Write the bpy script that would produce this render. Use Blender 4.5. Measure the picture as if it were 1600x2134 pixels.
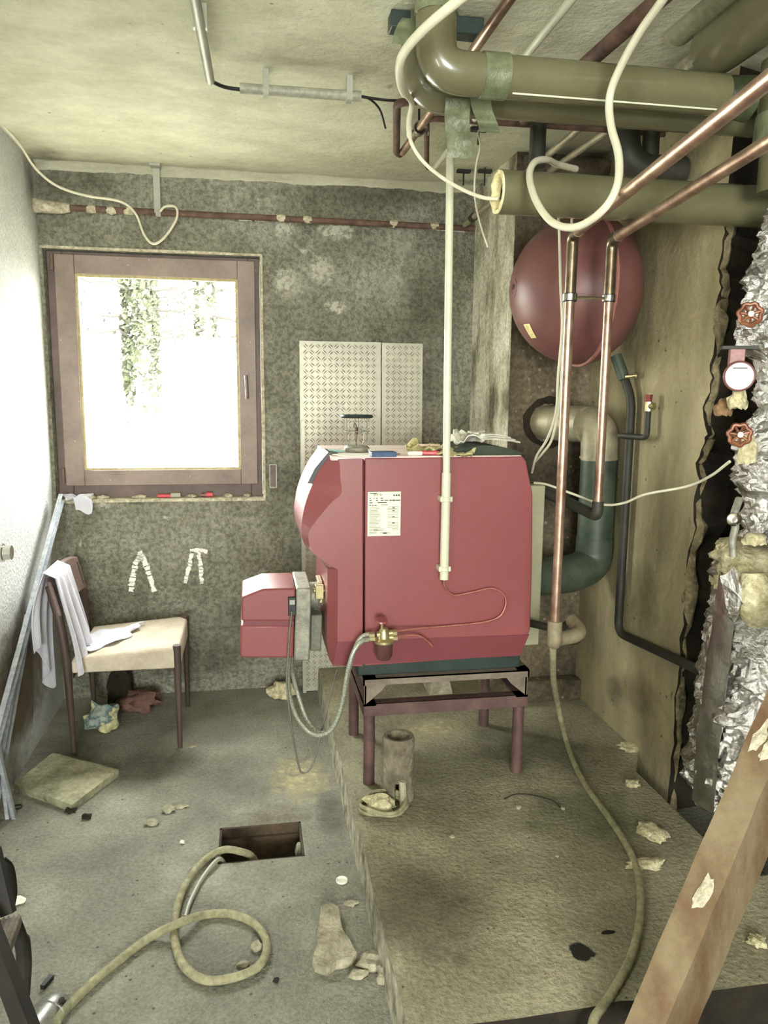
import bpy, bmesh, math, random
from mathutils import Vector as V, Matrix, noise
random.seed(7)
for o in list(bpy.data.objects): bpy.data.objects.remove(o)
S = bpy.context.scene
COL = S.collection
# ------------------------------------------------------------------ camera
FPX, CH, YAW, PIT, ROL = 1600.0, 1.5, math.radians(10), math.radians(8.9), 0.010
_f = V((math.sin(YAW)*math.cos(PIT), math.cos(YAW)*math.cos(PIT), -math.sin(PIT)))
_r = V((math.cos(YAW), -math.sin(YAW), 0)); _u = _r.cross(_f)
_r, _u = _r*math.cos(ROL)+_u*math.sin(ROL), _u*math.cos(ROL)-_r*math.sin(ROL)
EYE = V((0, 0, CH))
cd = bpy.data.cameras.new('camera'); cam = bpy.data.objects.new('camera', cd); COL.objects.link(cam)
cam.matrix_world = Matrix(((_r.x, _u.x, -_f.x, 0), (_r.y, _u.y, -_f.y, 0), (_r.z, _u.z, -_f.z, CH), (0, 0, 0, 1)))
cd.sensor_fit = 'VERTICAL'; cd.sensor_height = 36.0; cd.lens = FPX/2134*36.0; cd.clip_start = 0.02
S.camera = cam
# ------------------------------------------------------------------ light
WORLD, EXPO = 46.0, 0.12
w = bpy.data.worlds.new('sky'); S.world = w; w.use_nodes = True
bg = w.node_tree.nodes['Background']; bg.inputs[0].default_value = (.985, 1.0, .94, 1); bg.inputs[1].default_value = WORLD
S.view_settings.view_transform = 'Standard'; S.view_settings.look = 'None'
S.view_settings.gamma = 1; S.view_settings.use_curve_mapping = False; S.view_settings.exposure = EXPO
def portal(name, loc, rot, sx, sy):
    l = bpy.data.lights.new(name, 'AREA'); l.shape = 'RECTANGLE'; l.size = sx; l.size_y = sy; l.cycles.is_portal = True
    o = bpy.data.objects.new(name, l); COL.objects.link(o); o.location = loc; o.rotation_euler = rot
WL = (-.2, .3, 1.0, 1.9)     # added unseen opening in the left wall, sized for fill light (y0,y1,z0,z1)
WF = (-.85, .45, .7, 2.2)     # added unseen opening behind the camera, sized for fill light (x0,x1,z0,z1)
FY = -3.0
portal('portal_window', (-.4, 3.98, 1.56), (math.radians(-90), 0, 0), .95, 1.1)
portal('portal_side', (-1.08, (WL[0]+WL[1])/2, (WL[2]+WL[3])/2), (0, math.radians(-90), 0), WL[3]-WL[2], WL[1]-WL[0])
portal('portal_front', ((WF[0]+WF[1])/2, FY-.08, (WF[2]+WF[3])/2), (math.radians(90), 0, 0), WF[1]-WF[0], WF[3]-WF[2])
# ------------------------------------------------------------------ helpers
def at(px, py, Y):
    d = _f+_r*((px-800)/FPX)-_u*((py-1067)/FPX); return EYE+d*(Y/d.y)
def atz(px, py, z):
    d = _f+_r*((px-800)/FPX)-_u*((py-1067)/FPX); return EYE+d*((z-CH)/d.z)
def atx(px, py, X):
    d = _f+_r*((px-800)/FPX)-_u*((py-1067)/FPX); return EYE+d*(X/d.x)
def ats(l): return [at(*p) for p in l]
def NB(): return bmesh.new()
def crom(P, n=8):
    P = [V(p) for p in P]; Q = [P[0]*2-P[1]]+P+[P[-1]*2-P[-2]]; out = []
    for i in range(1, len(Q)-2):
        a, b, c, d = Q[i-1:i+3]
        for k in range(n):
            t = k/n
            out.append(.5*((2*b)+(c-a)*t+(2*a-5*b+4*c-d)*t*t+(3*b-a-3*c+d)*t**3))
    out.append(P[-1]); return out
def bend(P, rad, n=8):
    P = [V(p) for p in P]; out = [P[0]]
    for i in range(1, len(P)-1):
        a = (P[i-1]-P[i]); b = (P[i+1]-P[i]); r = min(rad, a.length*.48, b.length*.48)
        a = P[i]+a.normalized()*r; b = P[i]+b.normalized()*r
        for k in range(n+1):
            t = k/n; out.append(a*(1-t)**2+P[i]*2*t*(1-t)+b*t*t)
    out.append(P[-1]); return out
def tube(bm, P, r, seg=12, caps=True, inner=None, wob=0):
    P = [V(p) for p in P]; n = len(P); R = r if isinstance(r, (list, tuple)) else [r]*n
    T = [(P[min(i+1, n-1)]-P[max(i-1, 0)]).normalized() for i in range(n)]
    up = V((0, 0, 1)) if abs(T[0].z) < .9 else V((1, 0, 0))
    N = (up-T[0]*up.dot(T[0])).normalized(); rings = []
    for i in range(n):
        N = (N-T[i]*N.dot(T[i])).normalized(); B = T[i].cross(N); ring = []
        for k in range(seg):
            a = 2*math.pi*k/seg; rr = R[i]*(1+random.uniform(-wob, wob))
            ring.append(bm.verts.new(P[i]+(N*math.cos(a)+B*math.sin(a))*rr))
        rings.append(ring)
    for i in range(n-1):
        for k in range(seg):
            bm.faces.new((rings[i][k], rings[i][(k+1) % seg], rings[i+1][(k+1) % seg], rings[i+1][k]))
    if caps: bm.faces.new(rings[0][::-1]); bm.faces.new(rings[-1])
    return rings
def lathe(bm, prof, o, ax=(0, 0, 1), seg=24):
    ax = V(ax).normalized(); o = V(o)
    u = V((1, 0, 0)) if abs(ax.x) < .9 else V((0, 1, 0))
    n = (u-ax*u.dot(ax)).normalized(); b = ax.cross(n); rings = []
    for r, z in prof:
        if r < 1e-6: rings.append([bm.verts.new(o+ax*z)])
        else: rings.append([bm.verts.new(o+ax*z+(n*math.cos(2*math.pi*k/seg)+b*math.sin(2*math.pi*k/seg))*r) for k in range(seg)])
    for A, B in zip(rings, rings[1:]):
        for k in range(seg):
            l = (k+1) % seg
            if len(A) == 1 and len(B) == 1: continue
            if len(A) == 1: bm.faces.new((A[0], B[l], B[k]))
            elif len(B) == 1: bm.faces.new((A[k], A[l], B[0]))
            else: bm.faces.new((A[k], A[l], B[l], B[k]))
def box(bm, c, s, rot=None):
    m = Matrix.Translation(V(c)) @ (rot.to_4x4() if rot else Matrix()) @ Matrix.Diagonal((s[0], s[1], s[2], 1))
    return bmesh.ops.create_cube(bm, size=1, matrix=m)['verts']
def bx(bm, x0, x1, y0, y1, z0, z1): return box(bm, ((x0+x1)/2, (y0+y1)/2, (z0+z1)/2), (abs(x1-x0), abs(y1-y0), abs(z1-z0)))
def loft(bm, rings, caps=True):
    R = [[bm.verts.new(V(p)) for p in r] for r in rings]
    for A, B in zip(R, R[1:]):
        n = len(A)
        for k in range(n): bm.faces.new((A[k], A[(k+1) % n], B[(k+1) % n], B[k]))
    if caps: bm.faces.new(R[0][::-1]); bm.faces.new(R[-1])
    return R
def prism(bm, poly, vec): return loft(bm, [poly, [V(p)+V(vec) for p in poly]])
def beam(bm, a, b, wd, hg, side=(0, 1, 0)):
    a, b = V(a), V(b); d = (b-a).normalized(); s = V(side); s = (s-d*s.dot(d)).normalized(); t = d.cross(s)
    q = [s*wd/2+t*hg/2, s*wd/2-t*hg/2, -s*wd/2-t*hg/2, -s*wd/2+t*hg/2]
    loft(bm, [[a+k for k in q], [b+k for k in q]])
ROOT = {}
def obj(name, bm, mat, parent=None, smooth=35, bev=0, kind=None, label=None, rough=0, rs=20, sub=0, origin=None):
    bmesh.ops.recalc_face_normals(bm, faces=bm.faces[:])
    if sub:
        bmesh.ops.subdivide_edges(bm, edges=bm.edges[:], cuts=sub, use_grid_fill=True)
    if rough:
        bm.normal_update()
        for v in bm.verts:
            v.co += v.normal*rough*noise.noise(v.co*rs)+noise.noise_vector(v.co*rs*1.7)*rough*.6
    if smooth:
        a = math.radians(smooth)
        for f in bm.faces: f.smooth = True
        for e in bm.edges:
            if len(e.link_faces) != 2 or e.calc_face_angle(0) > a: e.smooth = False
    if parent is not None: org = ROOT[parent.name]
    elif kind == 'structure': org = V((0, 0, 0))
    else:
        xs = [v.co for v in bm.verts]
        org = V(origin) if origin else V((sum(c.x for c in xs)/len(xs), sum(c.y for c in xs)/len(xs), min(c.z for c in xs)))
    for v in bm.verts: v.co -= org
    me = bpy.data.meshes.new(name); bm.to_mesh(me); bm.free()
    for m in (mat if isinstance(mat, (list, tuple)) else [mat]): me.materials.append(m)
    o = bpy.data.objects.new(name, me); COL.objects.link(o)
    if parent is not None: o.parent = parent
    else: o.location = org
    ROOT[o.name] = org
    if kind: o['kind'] = kind
    if label: o['label'] = label
    if bev:
        b = o.modifiers.new('bevel', 'BEVEL'); b.width = bev; b.segments = 2; b.limit_method = 'ANGLE'; b.angle_limit = math.radians(40)
    return o
def thing(name, label, cat, loc, group=None):
    o = bpy.data.objects.new(name, None); o.empty_display_size = .05; COL.objects.link(o); o.location = loc
    o['label'] = label; o['category'] = cat
    if group: o['group'] = group
    ROOT[o.name] = V(loc); return o
def tag(o, label, cat, group=None):
    o['label'] = label; o['category'] = cat
    if group: o['group'] = group
    return o
# ------------------------------------------------------------------ materials
def srgb(c):
    return tuple(((v/255)/12.92 if v/255 <= .04045 else ((v/255+.055)/1.055)**2.4) for v in c)+(1,)
def M(name, c1, c2=None, scale=6, rough=.8, metal=0, bump=0, bscale=40, fine=.25, fscale=60, spots=None, spot_scale=30, spot_th=.12, mid=None, stops=(.35, .65), coat=0, detail=8, streak=None, bdist=.01, relief_shade=0):
    m = bpy.data.materials.new(name); m.use_nodes = True; nt = m.node_tree; N = nt.nodes; L = nt.links
    p = N['Principled BSDF']; p.inputs['Roughness'].default_value = rough; p.inputs['Metallic'].default_value = metal
    if coat: p.inputs['Coat Weight'].default_value = coat
    c2 = c2 or tuple(min(255, v*1.12) for v in c1)
    tc = N.new('ShaderNodeTexCoord'); vec = tc.outputs['Object']
    def noise_(sc, det=detail, src=vec):
        n = N.new('ShaderNodeTexNoise'); n.inputs['Scale'].default_value = sc; n.inputs['Detail'].default_value = det; n.inputs['Roughness'].default_value = .6; L.new(src, n.inputs['Vector']); return n.outputs['Fac']
    src = vec
    if streak:
        mp = N.new('ShaderNodeMapping'); mp.inputs['Scale'].default_value = streak; L.new(vec, mp.inputs[0]); src = mp.outputs[0]
    r = N.new('ShaderNodeValToRGB'); e = r.color_ramp.elements
    e[0].position = stops[0]; e[0].color = srgb(c1); e[1].position = stops[1]; e[1].color = srgb(c2)
    if mid: k = e.new((stops[0]+stops[1])/2); k.color = srgb(mid)
    L.new(noise_(scale, src=src), r.inputs[0]); out = r.outputs[0]
    if fine:
        mr = N.new('ShaderNodeMapRange'); mr.inputs[1].default_value = .3; mr.inputs[2].default_value = .7; mr.inputs[3].default_value = 1-fine; mr.inputs[4].default_value = 1+fine
        L.new(noise_(fscale), mr.inputs[0])
        mx = N.new('ShaderNodeVectorMath'); mx.operation = 'MULTIPLY'; L.new(out, mx.inputs[0]); L.new(mr.outputs[0], mx.inputs[1]); out = mx.outputs[0]
    if spots:
        vo = N.new('ShaderNodeTexVoronoi'); vo.inputs['Scale'].default_value = spot_scale; L.new(vec, vo.inputs['Vector'])
        mr = N.new('ShaderNodeMapRange'); mr.inputs[1].default_value = spot_th*.6; mr.inputs[2].default_value = spot_th; mr.inputs[3].default_value = .8; mr.inputs[4].default_value = 0
        L.new(vo.outputs['Distance'], mr.inputs[0])
        gate = N.new('ShaderNodeMath'); gate.operation = 'GREATER_THAN'; gate.inputs[1].default_value = .52; L.new(noise_(spot_scale*.2, 2), gate.inputs[0])
        mu = N.new('ShaderNodeMath'); mu.operation = 'MULTIPLY'; L.new(mr.outputs[0], mu.inputs[0]); L.new(gate.outputs[0], mu.inputs[1])
        mi = N.new('ShaderNodeMix'); mi.data_type = 'RGBA'; L.new(mu.outputs[0], mi.inputs[0]); L.new(out, mi.inputs[6]); mi.inputs[7].default_value = srgb(spots); out = mi.outputs[2]
    if relief_shade:  # paints relief shade into the colour: hollows darker, ridges lighter
        mr = N.new('ShaderNodeMapRange'); mr.inputs[1].default_value = .40; mr.inputs[2].default_value = .56; mr.inputs[3].default_value = 1-relief_shade; mr.inputs[4].default_value = 1+relief_shade*.35
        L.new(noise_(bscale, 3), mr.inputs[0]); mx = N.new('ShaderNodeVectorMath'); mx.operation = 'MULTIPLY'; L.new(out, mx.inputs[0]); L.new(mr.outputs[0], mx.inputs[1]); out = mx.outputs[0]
    L.new(out, p.inputs['Base Color'])
    if bump:
        b = N.new('ShaderNodeBump'); b.inputs['Strength'].default_value = min(1, bump); b.inputs['Distance'].default_value = bdist*max(1, bump)
        L.new(noise_(bscale), b.inputs['Height']); L.new(b.outputs[0], p.inputs['Normal'])
    return m
def MD(name, col, th=.5, scale=40, rough=.9, across=False, metal=0, soft=.06, amt=1.0):   # stain / paint mark, broken up by noise, fading at its rim
    m = bpy.data.materials.new(name); m.use_nodes = True; nt = m.node_tree; N = nt.nodes; L = nt.links
    p = N['Principled BSDF']; p.inputs['Base Color'].default_value = srgb(col); p.inputs['Roughness'].default_value = rough; p.inputs['Metallic'].default_value = metal
    tc = N.new('ShaderNodeTexCoord'); n = N.new('ShaderNodeTexNoise'); n.inputs['Scale'].default_value = scale; n.inputs['Detail'].default_value = 8; n.inputs['Roughness'].default_value = .7
    L.new(tc.outputs['Object'], n.inputs['Vector'])
    sp = N.new('ShaderNodeSeparateXYZ'); L.new(tc.outputs['UV'], sp.inputs[0])
    def ab(o):
        a = N.new('ShaderNodeMath'); a.operation = 'SUBTRACT'; a.inputs[1].default_value = .5; L.new(o, a.inputs[0]); b = N.new('ShaderNodeMath'); b.operation = 'MULTIPLY'; L.new(a.outputs[0], b.inputs[0]); L.new(a.outputs[0], b.inputs[1]); return b.outputs[0]
    y = ab(sp.outputs[1])
    if across: d = y
    else:
        s = N.new('ShaderNodeMath'); s.operation = 'ADD'; L.new(ab(sp.outputs[0]), s.inputs[0]); L.new(y, s.inputs[1]); d = s.outputs[0]
    mr = N.new('ShaderNodeMapRange'); mr.inputs[1].default_value = .0; mr.inputs[2].default_value = .25; mr.inputs[3].default_value = .28; mr.inputs[4].default_value = -.35; L.new(d, mr.inputs[0])
    ad = N.new('ShaderNodeMath'); ad.operation = 'ADD'; L.new(n.outputs['Fac'], ad.inputs[0]); L.new(mr.outputs[0], ad.inputs[1])
    m2 = N.new('ShaderNodeMapRange'); m2.inputs[1].default_value = th; m2.inputs[2].default_value = th+soft; m2.inputs[4].default_value = amt; L.new(ad.outputs[0], m2.inputs[0])
    tr = N.new('ShaderNodeBsdfTransparent'); mx = N.new('ShaderNodeMixShader'); L.new(m2.outputs[0], mx.inputs[0]); L.new(tr.outputs[0], mx.inputs[1]); L.new(p.outputs[0], mx.inputs[2])
    L.new(mx.outputs[0], N['Material Output'].inputs[0]); return m
def patch(name, quad, mat, parent):          # a stain lying on its wall or floor
    bm = NB(); uv = bm.loops.layers.uv.new('UVMap'); vs = [bm.verts.new(p) for p in quad]; f = bm.faces.new(vs)
    for l, c in zip(f.loops, ((0, 0), (1, 0), (1, 1), (0, 1))): l[uv].uv = c
    org = ROOT[parent.name]
    for v in bm.verts: v.co -= org
    me = bpy.data.meshes.new(name); bm.to_mesh(me); bm.free(); me.materials.append(mat)
    o = bpy.data.objects.new(name, me); COL.objects.link(o); o.parent = parent; ROOT[o.name] = org; return o
def strokes(name, lines, wd, mat, parent, nrm):     # painted brush strokes on a wall
    bm = NB(); uv = bm.loops.layers.uv.new('UVMap'); nrm = V(nrm)
    for P in lines:
        P = crom(P, 5) if len(P) > 2 else P
        for a, b in zip(P, P[1:]):
            t = nrm.cross(b-a).normalized()*wd/2; e = (b-a)*.08
            f = bm.faces.new([bm.verts.new(q) for q in (a-t-e, b-t+e, b+t+e, a+t-e)])
            for l, c in zip(f.loops, ((0, 0), (1, 0), (1, 1), (0, 1))): l[uv].uv = c
    org = ROOT[parent.name]
    for v in bm.verts: v.co -= org
    me = bpy.data.meshes.new(name); bm.to_mesh(me); bm.free(); me.materials.append(mat)
    o = bpy.data.objects.new(name, me); COL.objects.link(o); o.parent = parent; ROOT[o.name] = org; return o

m_wall = M('roughcast_render', (150, 149, 128), (204, 203, 184), scale=3.2, mid=(178, 177, 156), rough=.95, bump=3.5, bscale=42, fine=.20, fscale=95, bdist=.018, relief_shade=.30)
m_wallL = M('white_plaster', (186, 188, 184), (206, 208, 204), scale=5, rough=.9, bump=1.2, bscale=70, fine=.10, fscale=120, relief_shade=.10, stops=(.3, .7))
m_wallD = M('grimy_plaster', (120, 110, 92), (160, 150, 128), scale=3, rough=.95, bump=.5, bscale=50)
m_ceil = M('ceiling_plaster', (196, 196, 168), (224, 223, 198), scale=3.2, mid=(210, 209, 184), rough=.95, bump=.9, bscale=26, fine=.06, fscale=36, spots=(130, 124, 100), spot_scale=9, spot_th=.06, streak=(1, 1.5, 1))
m_floor = M('worn_concrete_floor', (116, 115, 102), (168, 167, 152), relief_shade=.14, scale=3.0, mid=(140, 139, 124), rough=.75, bump=1.4, bscale=70, fine=.20, fscale=130, spots=(60, 56, 45), spot_scale=22, spot_th=.11, stops=(.3, .7))
m_slab = M('concrete_slab', (120, 115, 91), (176, 171, 144), scale=3.2, mid=(148, 143, 117), relief_shade=.12, rough=.85, bump=1.2, bscale=65, fine=.18, fscale=120, spots=(50, 46, 36), spot_scale=28, spot_th=.11, stops=(.3, .7))
m_slabedge = M('whitewashed_kerb', (120, 114, 92), (205, 200, 178), scale=16, rough=.9, bump=1, bscale=60, fine=.25)
m_chim = M('brown_render', (74, 66, 52), (128, 116, 94), relief_shade=.25, scale=6, rough=.95, bump=1.5, bscale=40, fine=.25, spots=(160, 150, 126), spot_scale=24, spot_th=.18, streak=(1, 1, .5))
m_chimW = M('lit_whitewashed_render', (112, 108, 84), (238, 234, 214), relief_shade=.2, scale=5, rough=.9, bump=1, bscale=60, fine=.18, fscale=90, mid=(190, 187, 162), stops=(.36, .56), streak=(1, 1, .5))
m_right = M('yellowed_plaster', (120, 111, 82), (168, 157, 122), scale=4, rough=.9, bump=.6, bscale=30, fine=.08, spots=(70, 60, 42), spot_scale=18, spot_th=.12, streak=(1, 1, .35))
m_dark = M('dark_masonry', (30, 24, 16), (52, 44, 30), scale=6, rough=1, bump=1, bscale=30)  # near-black; paints shade into the walls around the right-hand void
m_brick = M('broken_masonry', (70, 50, 36), (140, 128, 100), scale=22, rough=1, bump=1.5, bscale=60, fine=.3)
m_pit = M('rusty_pit_lining', (44, 34, 24), (84, 70, 52), scale=8, rough=.9, bump=.5)
m_brown = M('brown_window_paint', (86, 70, 62), (114, 96, 88), scale=5, rough=.55, fine=.08, spots=(190, 180, 168), spot_scale=26, spot_th=.09)
m_brownL = M('faded_brown_paint', (116, 100, 90), (144, 126, 114), scale=5, rough=.5, fine=.08, spots=(200, 190, 180), spot_scale=24, spot_th=.08)
m_red = M('red_enamel', (134, 70, 72), (142, 77, 79), scale=3, rough=.38, fine=.03, coat=.15)
m_redD = M('dark_red_enamel', (110, 50, 56), (120, 57, 63), scale=3, rough=.4, fine=.03, coat=.1)
m_black = M('black_plastic', (26, 28, 28), (40, 42, 42), rough=.45, fine=.05)
m_rubber = M('black_cable', (20, 18, 16), (34, 30, 28), rough=.6)
m_teal = M('dark_green_steel', (28, 42, 38), (42, 58, 52), rough=.5)
m_alu = M('cast_aluminium', (128, 126, 114), (158, 156, 142), scale=12, rough=.5, metal=.3, bump=.2, bscale=80)
m_plate = M('tread_plate_steel', (172, 170, 154), (190, 188, 170), scale=7, rough=.42, metal=.3, fine=.05)
m_steelP = M('maroon_painted_steel', (74, 52, 50), (104, 78, 74), scale=10, rough=.6, fine=.15)
m_steelT = M('dusty_steel', (104, 92, 82), (134, 122, 108), scale=10, rough=.7, fine=.15)
m_pvc = M('cream_pvc', (205, 205, 180), (218, 218, 194), rough=.35, fine=.02)
m_ins = M('olive_pvc_jacket', (97, 94, 68), (108, 105, 79), scale=5, rough=.27, fine=.03, coat=.2)
m_tape = M('green_grey_tape', (92, 98, 72), (120, 126, 98), scale=14, rough=.28, bump=.6, bscale=22)
m_copper = M('dull_copper', (142, 112, 94), (192, 164, 144), scale=14, rough=.34, metal=.75, fine=.15)
m_copperB = M('tarnished_copper', (96, 84, 66), (134, 120, 98), scale=14, rough=.32, metal=.85, fine=.15)
m_chrome = M('zinc_clamp', (200, 198, 190), (226, 224, 214), rough=.2, metal=1, fine=.03)
m_brass = M('aged_brass', (168, 158, 118), (206, 196, 150), rough=.35, metal=.8, fine=.1)
m_iron = M('black_iron_pipe', (34, 34, 28), (56, 54, 44), rough=.6, fine=.15)
m_rust = M('brown_rusty_pipe', (74, 52, 42), (112, 86, 72), scale=18, rough=.7, fine=.2)
m_lime = M('lime_crust', (176, 168, 142), (216, 208, 182), scale=30, rough=1, bump=1, bscale=80)
m_cable = M('cream_cable', (206, 202, 176), (224, 220, 196), rough=.5, fine=.03)
m_greyc = M('grey_conduit', (150, 150, 136), (172, 172, 156), rough=.45, fine=.03)
m_beige = M('beige_panel', (168, 166, 138), (184, 182, 152), rough=.6, fine=.04)
m_flue = M('galvanised_flue', (138, 132, 108), (176, 168, 142), scale=7, rough=.5, metal=.35, fine=.1)
m_flueD = M('sooty_green_flue', (50, 62, 52), (84, 94, 78), scale=7, rough=.5, metal=.2, fine=.1)
m_ves = M('maroon_vessel_paint', (108, 68, 66), (124, 82, 78), scale=4, rough=.42, fine=.05, spots=(190, 150, 140), spot_scale=30, spot_th=.05)
m_cushion = M('worn_beige_upholstery', (184, 172, 152), (210, 198, 180), scale=8, rough=.9, bump=.3, bscale=120, fine=.08)
m_wood = M('dark_chair_wood', (62, 50, 44), (88, 72, 64), scale=10, rough=.5, fine=.1, streak=(1, 1, .2))
m_towel = M('grey_white_towel', (202, 202, 214), (224, 224, 232), rough=.95, bump=.4, bscale=220, fine=.04)
m_paper = M('paper', (224, 222, 206), (238, 236, 222), rough=.8, fine=.03)
m_news = M('grey_newsprint', (150, 148, 132), (208, 206, 190), scale=30, rough=.85, streak=(1, 6, 20))
m_yell = M('yellowed_cloth', (176, 168, 112), (204, 196, 148), rough=.9, bump=.4, bscale=60)
m_blue = M('blue_card', (36, 62, 96), (50, 80, 116), rough=.5)
m_bred = M('bright_red_plastic', (188, 62, 72), (204, 82, 90), rough=.4)
m_wool = M('yellow_mineral_wool', (196, 186, 142), (226, 218, 184), scale=30, rough=1, bump=1, bscale=90)
m_stone = M('mossy_stone', (124, 124, 98), (172, 170, 142), scale=10, rough=.95, bump=1, bscale=40)
m_rock = M('broken_concrete', (140, 134, 112), (190, 184, 160), scale=20, rough=1, bump=1, bscale=70, fine=.2)
m_hose = M('grey_green_hose', (134, 130, 98), (168, 164, 132), scale=40, rough=.7, bump=.5, bscale=120, fine=.15)
m_timber = M('plaster_splashed_timber', (96, 70, 44), (136, 123, 98), scale=4, mid=(122, 106, 80), rough=.85, bump=.5, bscale=30, fine=.08, spots=(112, 70, 34), spot_scale=4, spot_th=.3, streak=(1.5, 1, .6))
m_foil = M('crumpled_foil', (186, 184, 180), (232, 230, 226), scale=10, rough=.17, metal=1, fine=.1, bump=.8, bscale=60, bdist=.01)
m_foilP = M('smooth_foil_tape', (160, 158, 150), (206, 204, 196), scale=10, rough=.34, metal=1, fine=.05, bump=.8, bscale=14, bdist=.012)
m_rustO = M('red_brown_handwheel', (98, 54, 38), (136, 88, 62), rough=.4, metal=.3)
m_pipec = M('crusted_clay_pipe', (92, 84, 70), (150, 142, 120), scale=14, rough=.95, bump=1, bscale=60, fine=.2)
m_bark = M('pale_bark', (150, 146, 134), (190, 186, 172), scale=12, rough=1, bump=.5)
m_twig = M('dark_twig', (34, 32, 28), (46, 42, 36), rough=.9)
m_ivy = M('ivy_leaf', (30, 34, 18), (46, 52, 28), rough=.8)
m_galv = M('galvanised_profile', (168, 174, 182), (196, 200, 206), scale=10, rough=.38, metal=.6)
m_braid = M('braided_steel_hose', (120, 124, 108), (202, 204, 188), scale=260, rough=.4, metal=.4, fine=.2, fscale=200, spots=(30, 34, 32), spot_scale=160, spot_th=.28)
m_ink = M('printed_ink', (52, 50, 44), (62, 60, 52), rough=.7)
m_bag = M('crumpled_bag', (150, 160, 150), (200, 196, 150), scale=14, rough=.5, mid=(70, 100, 104), stops=(.42, .56))
m_bagR = M('red_brown_sack', (92, 66, 58), (120, 90, 78), scale=10, rough=.9)
def glassy(name, fac=.06, tint=(1, 1, 1, 1), rough=.0):
    m = bpy.data.materials.new(name); m.use_nodes = True; N = m.node_tree.nodes; L = m.node_tree.links; N.remove(N['Principled BSDF'])
    t = N.new('ShaderNodeBsdfTransparent'); t.inputs[0].default_value = tint; g = N.new('ShaderNodeBsdfGlossy'); g.inputs['Roughness'].default_value = rough
    x = N.new('ShaderNodeMixShader'); x.inputs[0].default_value = fac; L.new(t.outputs[0], x.inputs[1]); L.new(g.outputs[0], x.inputs[2]); L.new(x.outputs[0], N['Material Output'].inputs[0]); return m
m_glass = glassy('window_glass', .04)
m_clear = glassy('clear_plastic', .10, (.9, .92, .9, 1), .35)
m_bowl = M('smoked_filter_bowl', (70, 44, 44), (92, 62, 60), rough=.15, fine=.03)

# ------------------------------------------------------------------ structure
XL, WY, ZC, XR = -.91, 3.787, 2.48, 2.0
SX, SZ, SY0 = .315, .12, 1.44
# floor with the pit
PX0, PX1, PY0, PY1 = -.122, .157, 2.31, 2.52
bm = NB()
for a in ((XL-.2, PX0, FY-.2, WY+.3), (PX1, XR+.2, FY-.2, WY+.3), (PX0, PX1, FY-.2, PY0), (PX0, PX1, PY1, WY+.3)): bx(bm, *a, -.3, 0)
bx(bm, PX0, PX1, PY0, PY1, -.3, -.24)
floor = obj('floor', bm, m_floor, kind='structure')
bm = NB()       # lining and lip of the pit
for a in ((PX0, PX0+.008, PY0, PY1), (PX1-.008, PX1, PY0, PY1), (PX0, PX1, PY0, PY0+.008), (PX0, PX1, PY1-.008, PY1)): bx(bm, *a, -.235, -.002)
for a in ((PX0, PX1, PY1-.02, PY1-.008),): bx(bm, *a, -.05, -.035)
obj('pit_lining', bm, m_pit, parent=floor)
# raised slab
bm = NB()
outl = [(SX, SY0), (XR, SY0), (XR, 1.82), (1.39, 1.82), (1.39, 2.46), (1.475, 2.6), (1.475, 3.2), (1.475, WY), (SX-.008, WY)]
n0 = 26
left = [(SX+.006*noise.noise(V((0, t*9, 3)))*2, WY-(WY-SY0)*t) for t in [k/n0 for k in range(1, n0)]]
front = [(SX+(XR-SX)*k/20, SY0+.012*noise.noise(V((k*.9, 0, 1)))) for k in range(1, 20)]
pl = outl[:1]+front+outl[1:]+left
loft(bm, [[V((x, y, 0)) for x, y in pl], [V((x+(.006 if x < .4 else 0), y+(.006 if y < 1.5 else 0), SZ)) for x, y in pl]])
for f in bm.faces:
    c = f.calc_center_median()
    f.material_index = 1 if (c.z < SZ-.01 and c.x < .36) else 0
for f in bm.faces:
    if f.calc_center_median().y < SY0+.02 and len(f.verts) == 4: f.material_index = 2  # front face takes the near-black material
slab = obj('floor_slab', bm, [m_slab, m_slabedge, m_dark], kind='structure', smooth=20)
# back wall with window hole
w0, w1, z0, z1 = -.897, .064, .98, 2.122
bm = NB()
for a in ((XL-.2, w0, 0, ZC+.05), (w1, XR+.2, 0, ZC+.05), (w0, w1, 0, z0), (w0, w1, z1, ZC+.05)): bx(bm, a[0], a[1], WY, WY+.3, a[2], a[3])
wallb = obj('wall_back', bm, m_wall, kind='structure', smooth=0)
# left wall with the added fill opening
bm = NB(); T = XL-.2
for a in ((FY, WL[0], 0, ZC), (WL[1], WY, 0, ZC), (WL[0], WL[1], 0, WL[2]), (WL[0], WL[1], WL[3], ZC)): bx(bm, T, XL, *a)
walll = obj('wall_left', bm, m_wallL, kind='structure', smooth=0)
bm = NB()
for a in ((XL, WF[0], 0, ZC), (WF[1], XR, 0, ZC), (WF[0], WF[1], 0, WF[2]), (WF[0], WF[1], WF[3], ZC)): bx(bm, a[0], a[1], FY-.2, FY, a[2], a[3])
obj('wall_front', bm, m_wallD, kind='structure', smooth=0)
bm = NB(); bx(bm, XR, XR+.2, FY, WY, 0, ZC); obj('wall_far_right', bm, m_dark, kind='structure', smooth=0)
bm = NB(); bx(bm, XL-.2, XR+.2, FY-.2, WY+.3, ZC, ZC+.2); ceil = obj('ceiling', bm, m_ceil, kind='structure', smooth=0)
# chimney breast
bm = NB(); bx(bm, 1.105, 1.60, 3.2, WY, 0, ZC)
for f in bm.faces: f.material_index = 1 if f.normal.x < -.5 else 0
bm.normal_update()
for f in bm.faces: f.material_index = 1 if f.calc_center_median().x < 1.12 else 0  # window-facing side: whitewash, with its window light painted in
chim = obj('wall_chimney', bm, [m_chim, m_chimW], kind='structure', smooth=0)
bm = NB(); bx(bm, 1.06, 1.475, 3.13, 3.2, SZ, .215); obj('trim_1', bm, m_chim, kind='structure', smooth=0, bev=.01)
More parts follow.
